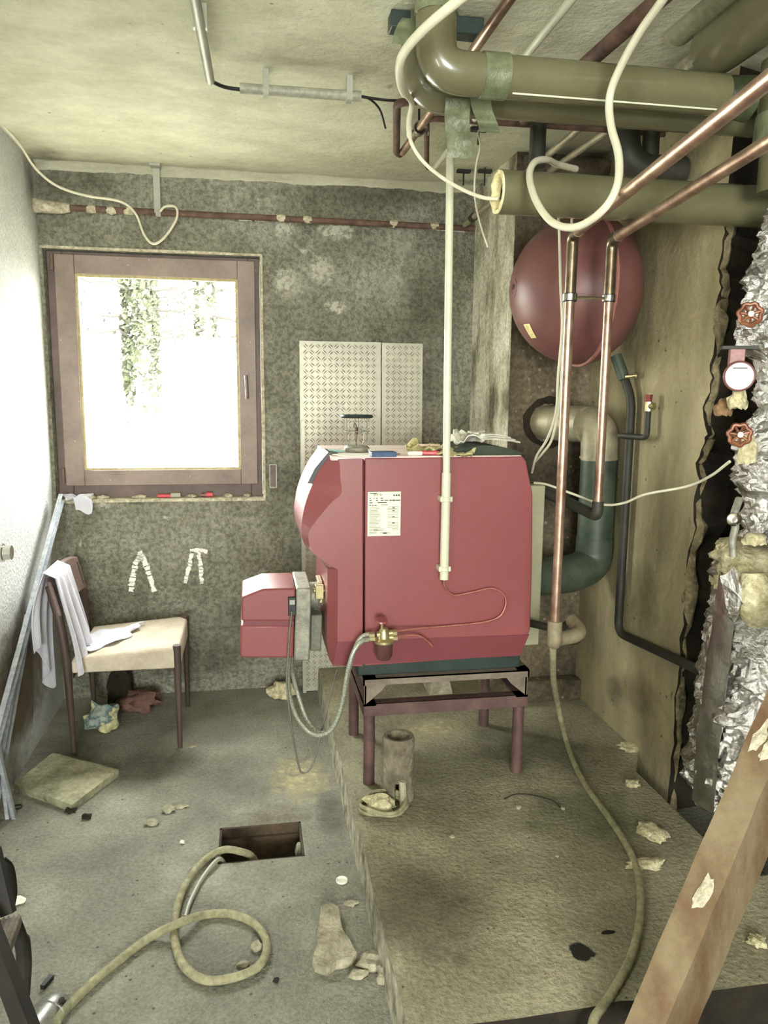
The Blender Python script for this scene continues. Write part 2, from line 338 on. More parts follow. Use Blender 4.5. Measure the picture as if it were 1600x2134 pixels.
# right wall with broken near end
RX = 1.475
edge = [(1512, 452), (1508, 500), (1498, 560), (1503, 600), (1490, 650), (1492, 700), (1478, 760), (1482, 800), (1466, 850), (1472, 905), (1466, 925), (1452, 965), (1456, 1000), (1444, 1050), (1447, 1100), (1430, 1170), (1428, 1250), (1418, 1330), (1416, 1400), (1404, 1480), (1402, 1550), (1392, 1640), (1380, 1800)]
E0 = []
for (x, y), (x2, y2) in zip(edge, edge[1:]):
    for k in range(3): E0.append((x+(x2-x)*k/3+random.uniform(-3.5, 3.5), y+(y2-y)*k/3))
bm = NB()
rim = [atx(x, y, RX) for x, y in E0]; rim = [V((RX, p.y, max(0, min(ZC, p.z)))) for p in rim]
rim[0].z = 2.05; rim = [V((RX, 2.27, ZC))]+rim
poly = rim+[V((RX, rim[-1].y, 0)), V((RX, 3.2, 0)), V((RX, 3.2, ZC))]
r2 = [V((RX+.14, p.y+random.uniform(-.01, .035)+.02, p.z)) for p in rim]+[V((RX+.14, rim[-1].y+.02, 0)), V((RX+.14, 3.2, 0)), V((RX+.14, 3.2, ZC))]
loft(bm, [poly, r2])
bm.normal_update()
for f in bm.faces:
    c = f.calc_center_median(); f.material_index = 1 if (c.y < 2.45 and len(f.verts) == 4 and c.x > RX+.03) else 0  # end faces near-black: the void's shade put into the colour
wallr = obj('wall_right', bm, [m_right, m_dark], kind='structure', smooth=0)
bm = NB(); rr2 = [V((RX+.022, p.y+.012+random.uniform(-.006, .006), p.z)) for p in rim[1:]]; tube(bm, rr2, [.017+.012*noise.noise(p*9) for p in rr2], 9, wob=.3); obj('broken_edge', bm, M('broken_plaster_edge', (112, 102, 74), (160, 148, 114), scale=26, rough=1, bump=1.5, bscale=60, fine=.3), wallr, smooth=30)
bm = NB(); bx(bm, 1.66, XR, 2.75, 2.85, 0, ZC); obj('wall_recess', bm, m_dark, kind='structure', smooth=0)  # wall added behind the gap, its near-black colour painting the void's shade
# ceiling: cracked plaster fillet along the back wall
bm = NB()
pts = []
for k in range(60):
    x = -.90+2.0*k/59; pts.append((x, .026+.014*noise.noise(V((x*5, 2, 0)))+.008*noise.noise(V((x*20, 5, 0)))))
loft(bm, [[V((x, WY, ZC)), V((x, WY, ZC-d)), V((x, WY-.012, ZC-d*.6)), V((x, WY-d*2.2, ZC))] for x, d in pts])
obj('trim_2', bm, m_ceil, kind='structure', smooth=40)
# marks on the walls
d_white = MD('chalky_white_paint', (250, 248, 236), th=.62, scale=55, across=True, soft=.04)
d_chalk = MD('white_plaster_smear', (214, 212, 192), th=.58, scale=42, soft=.2, amt=.6)
d_moss = MD('grey_damp_stain', (98, 94, 76), th=.46, scale=7, soft=.4, amt=.4)
d_dust = MD('pale_wool_dust', (206, 196, 152), th=.52, scale=24, soft=.4, amt=.8)
d_oil = MD('black_oil_stain', (24, 22, 14), th=.46, scale=24, soft=.08, amt=.95)
d_rust = MD('brown_rust_stain', (100, 78, 50), th=.5, scale=9, soft=.4, amt=.4)
d_moist = MD('greenish_algae_stain', (84, 96, 58), th=.48, scale=5, soft=.4, amt=.4)
Wm = WY-.002
def L2(*p): return [at(x, y, Wm) for x, y in p]
strokes('painted_mark', [L2((272, 1232), (280, 1185), (292, 1152)), L2((290, 1150), (305, 1180), (322, 1232))], .052, d_white, wallb, (0, -1, 0))
strokes('painted_mark', [L2((386, 1215), (394, 1180), (400, 1150)), L2((396, 1148), (415, 1146), (432, 1150)), L2((412, 1150), (418, 1180), (420, 1216))], .040, d_white, wallb, (0, -1, 0))
strokes('lime_drip', [L2((500, 458), (640, 462), (800, 470), (965, 482))], .02, d_white, wallb, (0, -1, 0))
for x, y, a, b in ((668, 560, 60, 60), (590, 470, 50, 60), (840, 515, 55, 40), (640, 520, 40, 30), (560, 420, 60, 30), (700, 640, 50, 30), (215, 630+420, 30, 22), (345, 1078, 14, 8), (168, 1132, 8, 16), (600, 590, 70, 60), (820, 590, 60, 50), (700, 480, 80, 40)):
    patch('plaster_smear', L2((x-a, y+b), (x+a, y+b), (x+a, y-b), (x-a, y-b)), d_chalk, wallb)
for x, y, a, b in ((300, 1380, 330, 60), (900, 640, 110, 260), (480, 1330, 140, 120), (150, 380, 140, 60), (800, 400, 260, 50)):
    patch('damp_stain', L2((x-a, y+b), (x+a, y+b), (x+a, y-b), (x-a, y-b)), d_moss, wallb)
def pz(x, y, a, b, z, mat, par, name='floor_mark'):
    c = atz(x, y, z); patch(name, [c+V((-a, -b, 0)), c+V((a, -b, 0)), c+V((a, b, 0)), c+V((-a, b, 0))], mat, par)
pz(625, 1620, .2, .32, .002, d_dust, floor); pz(690, 1700, .09, .3, .0025, d_moss, floor); pz(350, 1590, .35, .2, .002, d_moss, floor); pz(570, 1700, .24, .12, .003, d_rust, floor)
pz(130, 1560, .3, .3, .0022, d_moss, floor); pz(765, 2015, .07, .06, .004, d_rust, floor); patch('floor_mark', [V((.45, .7, .003)), V((1.95, .7, .003)), V((1.95, 1.44, .003)), V((.45, 1.44, .003))], MD('black_floor_patch', (26, 24, 18), th=.2, scale=6, soft=.3, amt=.95), floor)  # last patch: near-black area in front of the slab
pz(1212, 1983, .042, .045, SZ+.002, d_oil, slab); pz(1265, 1943, .03, .012, SZ+.002, d_oil, slab); pz(967, 1878, .03, .03, SZ+.002, d_rust, slab); pz(960, 1998, .04, .04, SZ+.002, d_moss, slab)
pz(1100, 1560, .4, .4, SZ+.0015, d_moss, slab); pz(1200, 1700, .3, .3, SZ+.003, d_moist, slab); pz(900, 1520, .25, .2, SZ+.003, d_dust, slab); pz(880, 1900, .3, .3, SZ+.0017, d_moss, slab)
def px_(x, y, a, b, mat, par, X, name='wall_stain'):
    c = atx(x, y, X); patch(name, [c+V((0, a, -b)), c+V((0, -a, -b)), c+V((0, -a, b)), c+V((0, a, b))], mat, par)
px_(1340, 1250, .2, .22, d_moist, wallr, RX-.002); px_(1330, 1450, .3, .15, d_rust, wallr, RX-.0025); px_(1240+40, 1440, .1, .1, d_moss, wallr, RX-.003)
px_(20, 1500, .6, .5, d_moss, walll, XL+.002); px_(60, 1340, .07, .09, d_rust, walll, XL+.003); px_(60, 370, .12, .22, d_moss, walll, XL+.002); px_(50, 1400, .7, .35, MD('brown_damp_grime', (120, 104, 84), th=.42, scale=3, soft=.3, amt=.85), walll, XL+.0025)
def pc(x, y, a, b, mat):
    c = atz(x, y, ZC-.002); patch('ceiling_stain', [c+V((-a, b, 0)), c+V((a, b, 0)), c+V((a, -b, 0)), c+V((-a, -b, 0))], mat, ceil)
pc(95, 325, .12, .2, d_moss); pc(700, 120, .3, .25, MD('faint_damp', (176, 172, 148), th=.45, scale=6, soft=.4, amt=.3)); pc(812, 180, .02, .03, d_rust); pc(1000, 380, .2, .1, d_chalk)

# ------------------------------------------------------------------ window
FYW = WY+.055
def ring(bm, x0, x1, z0_, z1_, wl, wr, wb, wt, y0, y1):
    bx(bm, x0, x0+wl, y0, y1, z0_, z1_); bx(bm, x1-wr, x1, y0, y1, z0_, z1_); bx(bm, x0+wl, x1-wr, y0, y1, z0_, z0_+wb); bx(bm, x0+wl, x1-wr, y0, y1, z1_-wt, z1_)
win = thing('window_1', 'brown framed window', 'window', (w0, WY, z0)); del win['label']; del win['category']; win['kind'] = 'structure'
g0 = at(155, 570, FYW-.02); g1 = at(502, 978, FYW-.02)
sx0, sx1, sz0, sz1 = at(113, 530, FYW).x, at(530, 540, FYW).x, at(125, 1012, FYW).z, at(300, 537, FYW).z
bm = NB(); ring(bm, w0+.002, w1-.002, z0+.002, z1-.002, sx0-w0+.03, w1-sx1+.03, sz0-z0+.03, z1-sz1+.03, FYW, FYW+.09); obj('window_frame', bm, m_brown, win, bev=.003)
bm = NB(); ring(bm, sx0, sx1, sz0, sz1, g0.x-sx0, sx1-g1.x, g1.z-sz0, sz1-g0.z, FYW-.022, FYW+.03); sash = obj('sash', bm, m_brownL, win, bev=.003)
bm = NB(); ring(bm, g0.x-.002, g1.x+.002, g1.z-.002, g0.z+.002, .014, .014, .012, .014, FYW-.012, FYW+.01); obj('glazing_bead', bm, M('dusty_bead', (170, 156, 112), (196, 186, 146), rough=.7), sash)
bm = NB(); bx(bm, g0.x, g1.x, FYW, FYW+.008, g1.z, g0.z); obj('pane', bm, m_glass, sash, smooth=0)
bm = NB(); h = at(512, 785, FYW-.024); bx(bm, h.x-.012, h.x+.012, h.y-.008, h.y+.004, h.z-.03, h.z+.03)
tube(bm, [h+V((0, 0, 0)), h+V((0, -.035, 0))], .008); tube(bm, crom([h+V((0, -.035, .006)), h+V((.003, -.038, -.04)), h+V((.004, -.036, -.105))], 4), [.008]*9, 10); obj('handle', bm, M('brown_grey_handle', (96, 84, 80), (116, 102, 96), rough=.45, metal=.2), sash)
for zz in (sz1-.04, sz0+.05):
    bm = NB(); tube(bm, [(sx0-.006, FYW-.03, zz-.035), (sx0-.006, FYW-.03, zz+.035)], .008, 10); obj('hinge', bm, m_brown, sash)
bm = NB(); a = .012     # white plaster rim around the opening
bx(bm, w0-.01, w1+a, WY-.004, WY+.01, z1, z1+.010); bx(bm, w1, w1+a, WY-.004, WY+.01, z0-.01, z1); bx(bm, w0, w1+a, WY-.005, WY+.01, z0-.014, z0)
obj('trim_3', bm, m_lime, kind='structure', sub=2, rough=.004, rs=30)
bm = NB(); bx(bm, w0, w1, WY+.001, FYW+.001, z0-.02, z0+.003); obj('sill', bm, m_lime, win)
# frame around the added, unseen fill opening in the left wall
bm = NB()
y0_, y1_, za, zb = WL
for a in ((y0_, y0_+.06, za, zb), (y1_-.06, y1_, za, zb), (y0_, y1_, za, za+.06), (y0_, y1_, zb-.06, zb)): bx(bm, XL-.12, XL-.06, *a)
obj('fill_opening_frame', bm, m_brown, kind='structure')

bm = NB(); bx(bm, -40, 40, WY+.31, 60, .35, .45); obj('ground_outside', bm, M('frosty_ground', (150, 150, 138), (186, 186, 176), scale=2, rough=1), kind='structure')
# ------------------------------------------------------------------ trees outside
def leafcloud(bm, n, fn, s):
    for _ in range(n):
        c = fn(); a = V((random.gauss(0, 1), random.gauss(0, 1), random.gauss(0, 1))).normalized(); b = a.orthogonal().normalized()
        q = s*random.uniform(.6, 1.3)
        v = [bm.verts.new(c+a*q), bm.verts.new(c+b*q*.6), bm.verts.new(c-a*q*.7), bm.verts.new(c-b*q*.6)]
        bm.faces.new(v)
T1 = at(297, 800, 8.0); T1.z = 0; T2 = at(432, 800, 9.5); T2.z = 0
for base, rad, zb_, zt, nl, lab, lz in ((T1, .165, 0, 4.5, 2600, 'ivy-covered tree trunk outside, nearer to the middle of the window', 1.15), (T2, .12, 0, 4.6, 900, 'thinner bare-branched tree outside, at the right of the window pane', .9)):
    t = thing('tree', lab, 'tree', base)
    bm = NB(); tube(bm, crom([base+V((0, 0, 0)), base+V((.04, 0, 1.2)), base+V((0, 0, 2.4)), base+V((.05, 0, zt))], 6), rad*.62, 14, wob=.05); obj('trunk', bm, m_bark, t)
    bm = NB()
    def fn():
        while 1:
            z = lz+(3.4-lz)*random.random()**.7
            if random.random() < min(1, (z-lz)/.5+.08): break
        a = random.uniform(0, 6.28); r = rad*random.uniform(.8, 1.1)
        return base+V((math.cos(a)*r, math.sin(a)*r, z))
    leafcloud(bm, nl, fn, .046); obj('ivy', bm, m_ivy, t, kind='stuff', smooth=0)
    for k in range(10 if rad > .13 else 12):
        bm = NB(); s = -1 if k % 2 else 1; z = 1.9+.10*k; p = base+V((0, -.05, z)); P = [p]
        for j in range(6): p = p+V((s*random.uniform(.08, .2), random.uniform(-.1, .1), random.uniform(-.06, .09))); P.append(p)
        tube(bm, P, [.022*(1-i/9) for i in range(7)], 6)
        leafcloud(bm, 26, lambda: random.choice(P[2:])+V((random.gauss(0, .05), random.gauss(0, .05), random.gauss(0, .05))), .032)
        obj('branch', bm, m_twig, t)
# ------------------------------------------------------------------ boiler
BZ = .535
boiler = thing('boiler', 'red enamelled heating boiler with a rounded hood, standing on a maroon steel stand', 'boiler', (.62, 2.75, .45))
YN, YF = 2.50, 3.02
def yy(P, Y): return [V((p.x, Y, p.z)) for p in P]
side = [at(x, y, YN) for x, y in ((760, 955), (1088, 951), (1096, 960), (1110, 1030), (1109, 1180), (1105, 1312), (1082, 1366), (760, 1388))]
bm = NB(); out = yy([p*1 for p in side], YN+.004)
loft(bm, [yy(side, YN), yy(side, YN+.02)])
obj('side_panel', bm, m_red, boiler, bev=.004); bm = NB(); loft(bm, [yy(side, YF-.02), yy(side, YF)]); obj('side_panel', bm, m_red, boiler, bev=.004)
bm = NB(); xa, xb = side[0].x, side[2].x; zt = side[0].z
body = [at(x, y, YN) for x, y in ((762, 958), (1086, 955), (1100, 1030), (1100, 1180), (1096, 1308), (1072, 1366), (762, 1384))]
loft(bm, [yy(body, YN+.015), yy(body, YF-.015)]); obj('body', bm, m_redD, boiler)
bm = NB(); zt = max(p.z for p in side); bx(bm, at(690, 955, YN).x, side[1].x+.0, YN+.004, YF-.004, zt-.012, zt+.003); obj('top_cover', bm, M('glare_white_red_top', (222, 196, 190), (236, 222, 214), rough=.4, fine=.05), boiler, bev=.003)  # red top painted near-white, the window glare put into its colour
# front hood: smooth curved nose, chamfered towards the sides
inner = [(755, 956), (707, 958), (709, 995), (711, 1028), (690, 1048), (658, 1086), (643, 1112), (648, 1143), (674, 1170), (704, 1187), (703, 1337), (694, 1387), (755, 1388)]
outer = [(755, 956), (690, 953), (667, 985), (651, 1018), (640, 1047), (633, 1078), (630, 1110), (638, 1143), (668, 1172), (685, 1192), (684, 1340), (689, 1384), (755, 1388)]
IN = [at(x, y, YN) for x, y in inner]; OU = [at(x, y, YN) for x, y in outer]; bm = NB()
def dens(P): return P[:1]+crom(P[1:10], 6)+P[10:]
IN, OU = dens(IN), dens(OU)
loft(bm, [yy(IN, YN-.002), yy(OU, YN+.045), yy(OU, YF-.045), yy(IN, YF+.002)])
hood = obj('front_hood', bm, m_red, boiler, smooth=14)
bm = NB(); bxp = [at(x, y, YN) for x, y in ((712, 950), (688, 945), (659, 980), (643, 1012), (668, 1014), (696, 970))]
loft(bm, [yy(bxp, YN+.06), yy(bxp, YN+.24)]); obj('control_strip', bm, m_black, boiler)
for xx in (757,):
    bm = NB(); a, b = at(757, 957, YN), at(757, 1387, YN); bx(bm, a.x-.0022, a.x+.0022, YN-.001, YN+.01, b.z, a.z); obj('panel_gap', bm, M('seam_shadow_gap', (70, 14, 20), (80, 20, 26), rough=.8), boiler)
# lower bevel band of the side (a separate panel in the darker red)
bm = NB(); band = [at(x, y, YN) for x, y in ((703, 1337), (1102, 1322), (1083, 1366), (694, 1387))]
band = [V((p.x, YN, p.z)) for p in band]; loft(bm, [[band[0]+V((0, -.003, 0)), band[1]+V((0, -.003, 0)), band[2]+V((0, -.002, 0)), band[3]+V((0, -.002, 0))], [p+V((0, .02, 0)) for p in band]]); obj('skirt_panel', bm, m_redD, boiler)
bm = NB(); a, b = at(745, 1390, YN+.03), at(1083, 1400, YN+.03); bx(bm, a.x, b.x, YN+.03, YF-.03, .52, .585); obj('base_tray', bm, m_teal, boiler, bev=.004)
bm = NB(); p0, p1 = at(1112, 1012, 2.9), at(1137, 1012, 2.9); q0 = at(1112, 1345, 2.9); p1 = at(1137, 1012, 2.62); p0 = at(1112, 1012, 2.62); q0 = at(1112, 1345, 2.62); bx(bm, .985, p1.x, 2.62, 2.96, q0.z, p0.z); obj('rear_box', bm, m_beige, boiler, bev=.005)
# data plate
a, b = at(766, 1025, YN-.004), at(834, 1116, YN-.004)
bm = NB(); bx(bm, a.x, b.x, YN-.006, YN-.001, b.z, a.z); plate = obj('data_plate', bm, M('cream_label', (240, 238, 206), (246, 244, 214), rough=.5, fine=.01), boiler, bev=.001)
W_, H_ = b.x-a.x, a.z-b.z
bm = NB()
def pr(u0, u1, v0, v1): bx(bm, a.x+u0*W_, a.x+u1*W_, YN-.0068, YN-.0058, a.z-v1*H_, a.z-v0*H_)
def frame_(u0, u1, v0, v1):
    t = .006; pr(u0, u1, v0, v0+t); pr(u0, u1, v1-t, v1); pr(u0, u0+t, v0, v1); pr(u1-t, u1, v0, v1)
pr(.06, .28, .028, .042)
for u in (.77, .845, .915): pr(u, u+.045, .065, .10)
for k in range(9): pr(.65+.037*k, .65+.037*k+.028, .18, .21)
for v, ws in ((.135, ((.05, .09), (.18, .21), (.25, .30), (.38, .46))), (.185, ((.05, .12), (.25, .31), (.39, .48), (.5, .62))), (.235, ((.05, .14), (.29, .57),)), (.29, ((.04, .1), (.12, .18), (.2, .27)))):
    for u0, u1 in ws: pr(u0, u1, v, v+.018)
for v in (.34, .36, .378, .41, .432, .45, .482, .50, .52, .55, .566, .585, .62, .69, .706, .722, .768, .785, .802, .84, .857, .874, .905, .922, .94): pr(.05, random.uniform(.24, .42), v, v+.006)
for v in (.335, .405, .475, .545, .69, .765): frame_(.62, .92, v, v+.045)
for v in (.35, .42, .56, .70): pr(.74, .82, v, v+.018)
frame_(.08, .38, .64, .672); frame_(.20, .48, .835, .875); frame_(.38, .68, .915, .955); frame_(.76, .92, .83, .87); frame_(.40, .60, .285, .305); pr(.47, .58, .925, .945)
obj('printing', bm, m_ink, plate, smooth=0)
def text_mesh(name, body, size, loc, parent, mat):
    c = bpy.data.curves.new(name, 'FONT'); c.body = body; c.size = size; c.extrude = .0003
    o = bpy.data.objects.new(name, c); COL.objects.link(o); dg = bpy.context.evaluated_depsgraph_get()
    me = bpy.data.meshes.new_from_object(o.evaluated_get(dg)); COL.objects.unlink(o); bpy.data.objects.remove(o); bpy.data.curves.remove(c)
    me.transform(Matrix.Rotation(math.radians(90), 4, 'X')); me.transform(Matrix.Translation(V(loc)-ROOT[parent.name])); me.materials.clear(); me.materials.append(mat)
    t = bpy.data.objects.new(name, me); COL.objects.link(t); t.parent = parent; ROOT[name] = ROOT[parent.name]; return t
text_mesh('lettering', 'BERTU', .0098, (a.x+.17*W_, YN-.0066, a.z-.088*H_), plate, m_ink)
# ------------------------------------------------------------------ stand
stand = thing('boiler_stand', 'maroon painted steel stand of round legs and angle rails under the boiler', 'stand', (.68, 2.72, SZ))
LX0, LX1, LY0, LY1 = .40, .95, 2.526, 2.93
for x, y in ((LX0, LY0), (LX1, LY0), (LX0, LY1), (LX1, LY1)):
    bm = NB(); tube(bm, [(x, y, SZ), (x, y, .42)], .0205, 20); obj('leg', bm, m_steelP, stand)
def angle_frame(z0_, z1_, e, mat, nm):
    bm = NB(); x0, x1, y0, y1 = LX0-e, LX1+e, LY0-e, LY1+e; t = .006
    bx(bm, x0, x1, y0, y0+t, z0_, z1_); bx(bm, x0, x1, y1-t, y1, z0_, z1_); bx(bm, x0, x0+t, y0, y1, z0_, z1_); bx(bm, x1-t, x1, y0, y1, z0_, z1_)
    bx(bm, x0, x1, y0, y0+.045, z1_-t, z1_); bx(bm, x0, x1, y1-.045, y1, z1_-t, z1_); bx(bm, x0, x0+.045, y0, y1, z1_-t, z1_); bx(bm, x1-.045, x1, y0, y1, z1_-t, z1_)
    obj(nm, bm, mat, stand)
angle_frame(.382, .425, .024, m_steelP, 'lower_rail'); angle_frame(.495, .522, .026, m_steelT, 'top_frame')
for x, s in ((LX0-.022, 1), (LX1+.022, -1)):
    for y in (LY0-.02, LY1+.014):
        bm = NB(); prism(bm, [(x, y, .42), (x, y, .50), (x+s*.085, y, .50), (x+s*.06, y, .47)], (0, .006, 0)); obj('gusset_plate', bm, m_steelT, stand, smooth=0)
for x in (LX0-.02, LX1+.014):
    bm = NB(); bx(bm, x, x+.006, LY0-.02, LY1+.02, .425, .497); obj('end_plate', bm, m_steelP, stand, smooth=0)
# ------------------------------------------------------------------ burner
BYN, BYF = 2.60, 2.84
burner = thing('oil_burner', 'red oil burner with sloped cover bolted to the left front of the boiler', 'burner', (.1, 2.72, .57))
def pol(pts, Y): return [at(x, y, Y) for x, y in pts]
lo = pol(((501, 1303), (613, 1303), (611, 1372), (503, 1372), (499, 1365)), BYN); bm = NB(); loft(bm, [yy(lo, BYN), yy(lo, BYF)]); obj('lower_cover', bm, m_red, burner, bev=.008)
bm = NB(); mi = pol(((506, 1294), (612, 1294), (612, 1304), (506, 1304)), BYN); loft(bm, [yy(mi, BYN+.004), yy(mi, BYF-.004)]); obj('joint_strip', bm, m_redD, burner)
up = pol(((503, 1252), (547, 1226), (616, 1226), (613, 1295), (503, 1295)), BYN)
up = [V((up[0].x, 0, up[0].z+.012)), V((up[1].x+.001, 0, up[2].z+.001)), up[2], up[3], up[4]]
bm = NB(); loft(bm, [yy(up, BYN), yy(up, BYF)]); cov = obj('upper_cover', bm, m_red, burner, bev=.007)
fl = pol(((617, 1225), (649, 1225), (645, 1377), (612, 1377)), BYN); bm = NB(); loft(bm, [yy(fl, BYN-.004), yy(fl, BYF+.01)]); obj('fan_housing', bm, m_alu, burner, bev=.006)
rb = pol(((648, 1283), (672, 1281), (669, 1357), (646, 1357)), BYN+.05); bm = NB(); loft(bm, [yy(rb, BYN+.05), yy(rb, BYF-.03)]); obj('motor_box', bm, M('grey_box', (96, 96, 84), (116, 116, 102), rough=.5), burner, bev=.005)
c = at(655, 1240, 2.72); bm = NB(); lathe(bm, [(0, 0), (.048, 0), (.048, .04), (.04, .05), (.04, .16), (0, .16)], (c.x-.03, 2.72, c.z), (1, 0, 0), 28); obj('blast_tube', bm, m_alu, burner)
bm = NB(); bx(bm, c.x+.01, c.x+.026, 2.68, 2.78, c.z-.02, c.z+.06); tube(bm, [(c.x-.01, 2.655, c.z+.035), (c.x+.04, 2.655, c.z+.035)], .009, 10); box(bm, (c.x+.012, 2.655, c.z+.03), (.03, .03, .05)); obj('mounting_flange', bm, m_brass, burner, bev=.002)
bm = NB(); p = at(608, 1265, BYN-.006); bx(bm, p.x-.013, p.x+.013, BYN-.012, BYN+.005, p.z-.03, p.z+.036); sk = obj('plug', bm, m_black, burner, bev=.002)
bm = NB(); bx(bm, p.x-.008, p.x+.010, BYN-.02, BYN-.011, p.z+.012, p.z+.028); obj('plug_grip', bm, m_greyc, sk)
# recessed door frame (lower front of the boiler)
bm = NB(); q = pol(((686, 1195), (703, 1195), (703, 1375), (690, 1340)), YN+.05); loft(bm, [yy(q, YN+.06), yy(q, YF-.06)]); obj('burner_door', bm, m_redD, boiler, bev=.004)
# burner power cable and two braided oil hoses, copper oil line
def cable(name, pts, r, mat, lab, cat, n=8, seg=8, group=None, **k):
    bm = NB(); tube(bm, crom(pts, n), r, seg); return tag(obj(name, bm, mat, smooth=60, **k), lab, cat, group)
m_oilcu = M('pinkish_copper_line', (176, 112, 100), (190, 128, 116), rough=.4, metal=.4)
cable('power_cable', ats([(608, 1275, 2.58), (604, 1310, 2.56), (600, 1370, 2.54), (598, 1430, 2.52), (608, 1520, 2.50), (622, 1595, 2.49), (632, 1611, 2.49), (650, 1595, 2.5), (668, 1530, 2.53), (688, 1450, 2.56), (702, 1395, 2.6)]), .0035, M('grey_power_lead', (96, 94, 86), (112, 110, 100), rough=.5), 'thin dark grey power lead looping from the burner plug down to the floor', 'cable')
cable('oil_hose', ats([(604, 1366, 2.66), (601, 1400, 2.62), (604, 1450, 2.55), (622, 1500, 2.48), (655, 1531, 2.44), (690, 1520, 2.42), (712, 1468, 2.41), (722, 1410, 2.40), (735, 1362, 2.40), (752, 1338, 2.41), (770, 1332, 2.42)]), .0075, m_braid, 'braided oil hose hanging lowest between burner and brass filter', 'hose', seg=10, group='braided oil hoses')
cable('oil_hose', ats([(609, 1366, 2.70), (608, 1390, 2.66), (616, 1430, 2.6), (640, 1500, 2.54), (672, 1528, 2.49), (698, 1510, 2.46), (716, 1455, 2.44), (728, 1392, 2.43), (742, 1345, 2.43), (757, 1325, 2.435), (772, 1322, 2.44)]), .0075, m_braid, 'braided oil hose hanging just behind the lowest one, ending at the upper filter fitting', 'hose', seg=10, group='braided oil hoses')
flt = thing('oil_filter', 'brass oil filter with a dark bowl and small red handwheel on the boiler side', 'filter', at(800, 1330, 2.43))
c = at(800, 1322, 2.43)
bm = NB(); lathe(bm, [(0, -.03), (.03, -.03), (.034, -.026), (.034, -.018), (.02, -.012), (.018, .012), (.012, .022), (0, .022)], c, (0, 0, 1), 20); tube(bm, [c+V((-.025, 0, .0)), c+V((.028, 0, .004))], .011, 12); tube(bm, [c+V((-.02, 0, -.010)), c+V((.03, 0, -.012))], .011, 12); obj('filter_head', bm, m_brass, flt)
for dx, dz in ((-.042, .0), (-.040, -.012), (.034, .004), (.036, -.014)):
    bm = NB(); tube(bm, [c+V((dx-.009, 0, dz)), c+V((dx+.009, 0, dz))], .0105, 6); obj('hex_fitting', bm, m_brass, flt, smooth=20)
bm = NB(); lathe(bm, [(.030, -.03), (.029, -.07), (.022, -.085), (0, -.088)], c, (0, 0, 1), 20); obj('filter_bowl', bm, m_bowl, flt)
bm = NB(); tube(bm, [c+V((-.006, 0, .02)), c+V((-.008, 0, .045))], .005, 8); obj('valve_stem', bm, m_brass, flt)
bm = NB(); lathe(bm, [(0, -.004), (.018, -.004), (.021, 0), (.018, .005), (.006, .006), (0, .004)], c+V((-.009, 0, .048)), (.05, -.35, 1), 16); obj('handwheel', bm, m_red, flt)
cable('copper_line', ats([(925, 1203, 2.455), (927, 1222, 2.46), (945, 1240, 2.48), (985, 1234, 2.485), (1025, 1226, 2.485), (1050, 1240, 2.485), (1053, 1262, 2.485), (1040, 1285, 2.485), (1005, 1297, 2.485), (930, 1305, 2.48), (870, 1310, 2.46), (822, 1316, 2.435)]), .0034, m_oilcu, 'thin copper oil line curling across the boiler side to the brass filter', 'pipe')
cable('copper_line', ats([(824, 1328, 2.435), (850, 1324, 2.45), (872, 1325, 2.46), (890, 1335, 2.47), (901, 1347, 2.475)]), .0036, m_oilcu, 'short bent copper stub sticking out right of the brass filter, its end free', 'pipe')
# white conduit
cond = thing('plastic_conduit', 'cream plastic conduit running straight down in front of the red boiler', 'conduit', at(925, 1205, 2.465))
bm = NB(); t0, t1 = at(938, 325, 2.465), at(925, 1207, 2.465); mid_ = at(929, 985, 2.465)
tube(bm, [V((t0.x, 2.465, t0.z)), V((t1.x, 2.465, mid_.z))], .0125, 16); tube(bm, [V((t1.x, 2.465, mid_.z)), V((t1.x, 2.465, t1.z))], .0155, 16); obj('tube', bm, m_pvc, cond)
for y in (1040, 1185):
    p = at(926, y, 2.465); bm = NB(); tube(bm, [V((t1.x, 2.465, p.z-.008)), V((t1.x, 2.465, p.z+.008))], .0175, 16); bx(bm, t1.x-.021, t1.x+.021, 2.455, 2.497, p.z-.009, p.z+.009); obj('clip', bm, m_pvc, cond, bev=.002)
# ------------------------------------------------------------------ things on the boiler
zt = zt+.004
def top(x, y): return atz(x, y, zt)
p = top(743, 941); lam = thing('work_lamp', 'wire caged hand lamp with a black disc top standing on the boiler', 'lamp', p)
bm = NB(); lathe(bm, [(0, 0), (.042, 0), (.045, .006), (.045, .014), (.036, .022), (0, .022)], p, seg=20); obj('base', bm, m_alu, lam)
bm = NB(); lathe(bm, [(0, .118), (.055, .118), (.058, .123), (.055, .129), (0, .131)], p, seg=24); obj('top_disc', bm, m_teal, lam)
bm = NB()
for k in range(8):
    a_ = k*math.pi/4; d = V((math.cos(a_), math.sin(a_), 0)); tube(bm, crom([p+d*.033+V((0, 0, .02)), p+d*.044+V((0, 0, .045)), p+d*.044+V((0, 0, .12))], 3), .0014, 6)
tube(bm, [p+V((math.cos(k*.3142)*.044, math.sin(k*.3142)*.044, .072)) for k in range(21)], .0014, 6, caps=False); obj('cage', bm, m_alu, lam)
bm = NB(); tube(bm, crom([p+V((0, 0, .02)), p+V((0, 0, .08)), p+V((-.006, 0, .1)), p+V((-.012, 0, .085))], 4), .0016, 6); tube(bm, [p+V((0, 0, .06)), p+V((0, 0, .085))], .005, 8); obj('filament_post', bm, m_rust, lam)
def flat(name, px, py, sx, sy, h, rot, mat, lab, cat, lift=0, parent=None, bev=.001):
    c = top(px, py); bm = NB(); box(bm, c+V((0, 0, h/2+lift)), (sx, sy, h), Matrix.Rotation(rot, 3, 'Z')); o = obj(name, bm, mat, bev=bev); return tag(o, lab, cat)
flat('booklet', 797, 951, .082, .06, .016, .02, m_blue, 'dark blue box lying at the near edge of the boiler top', 'box')
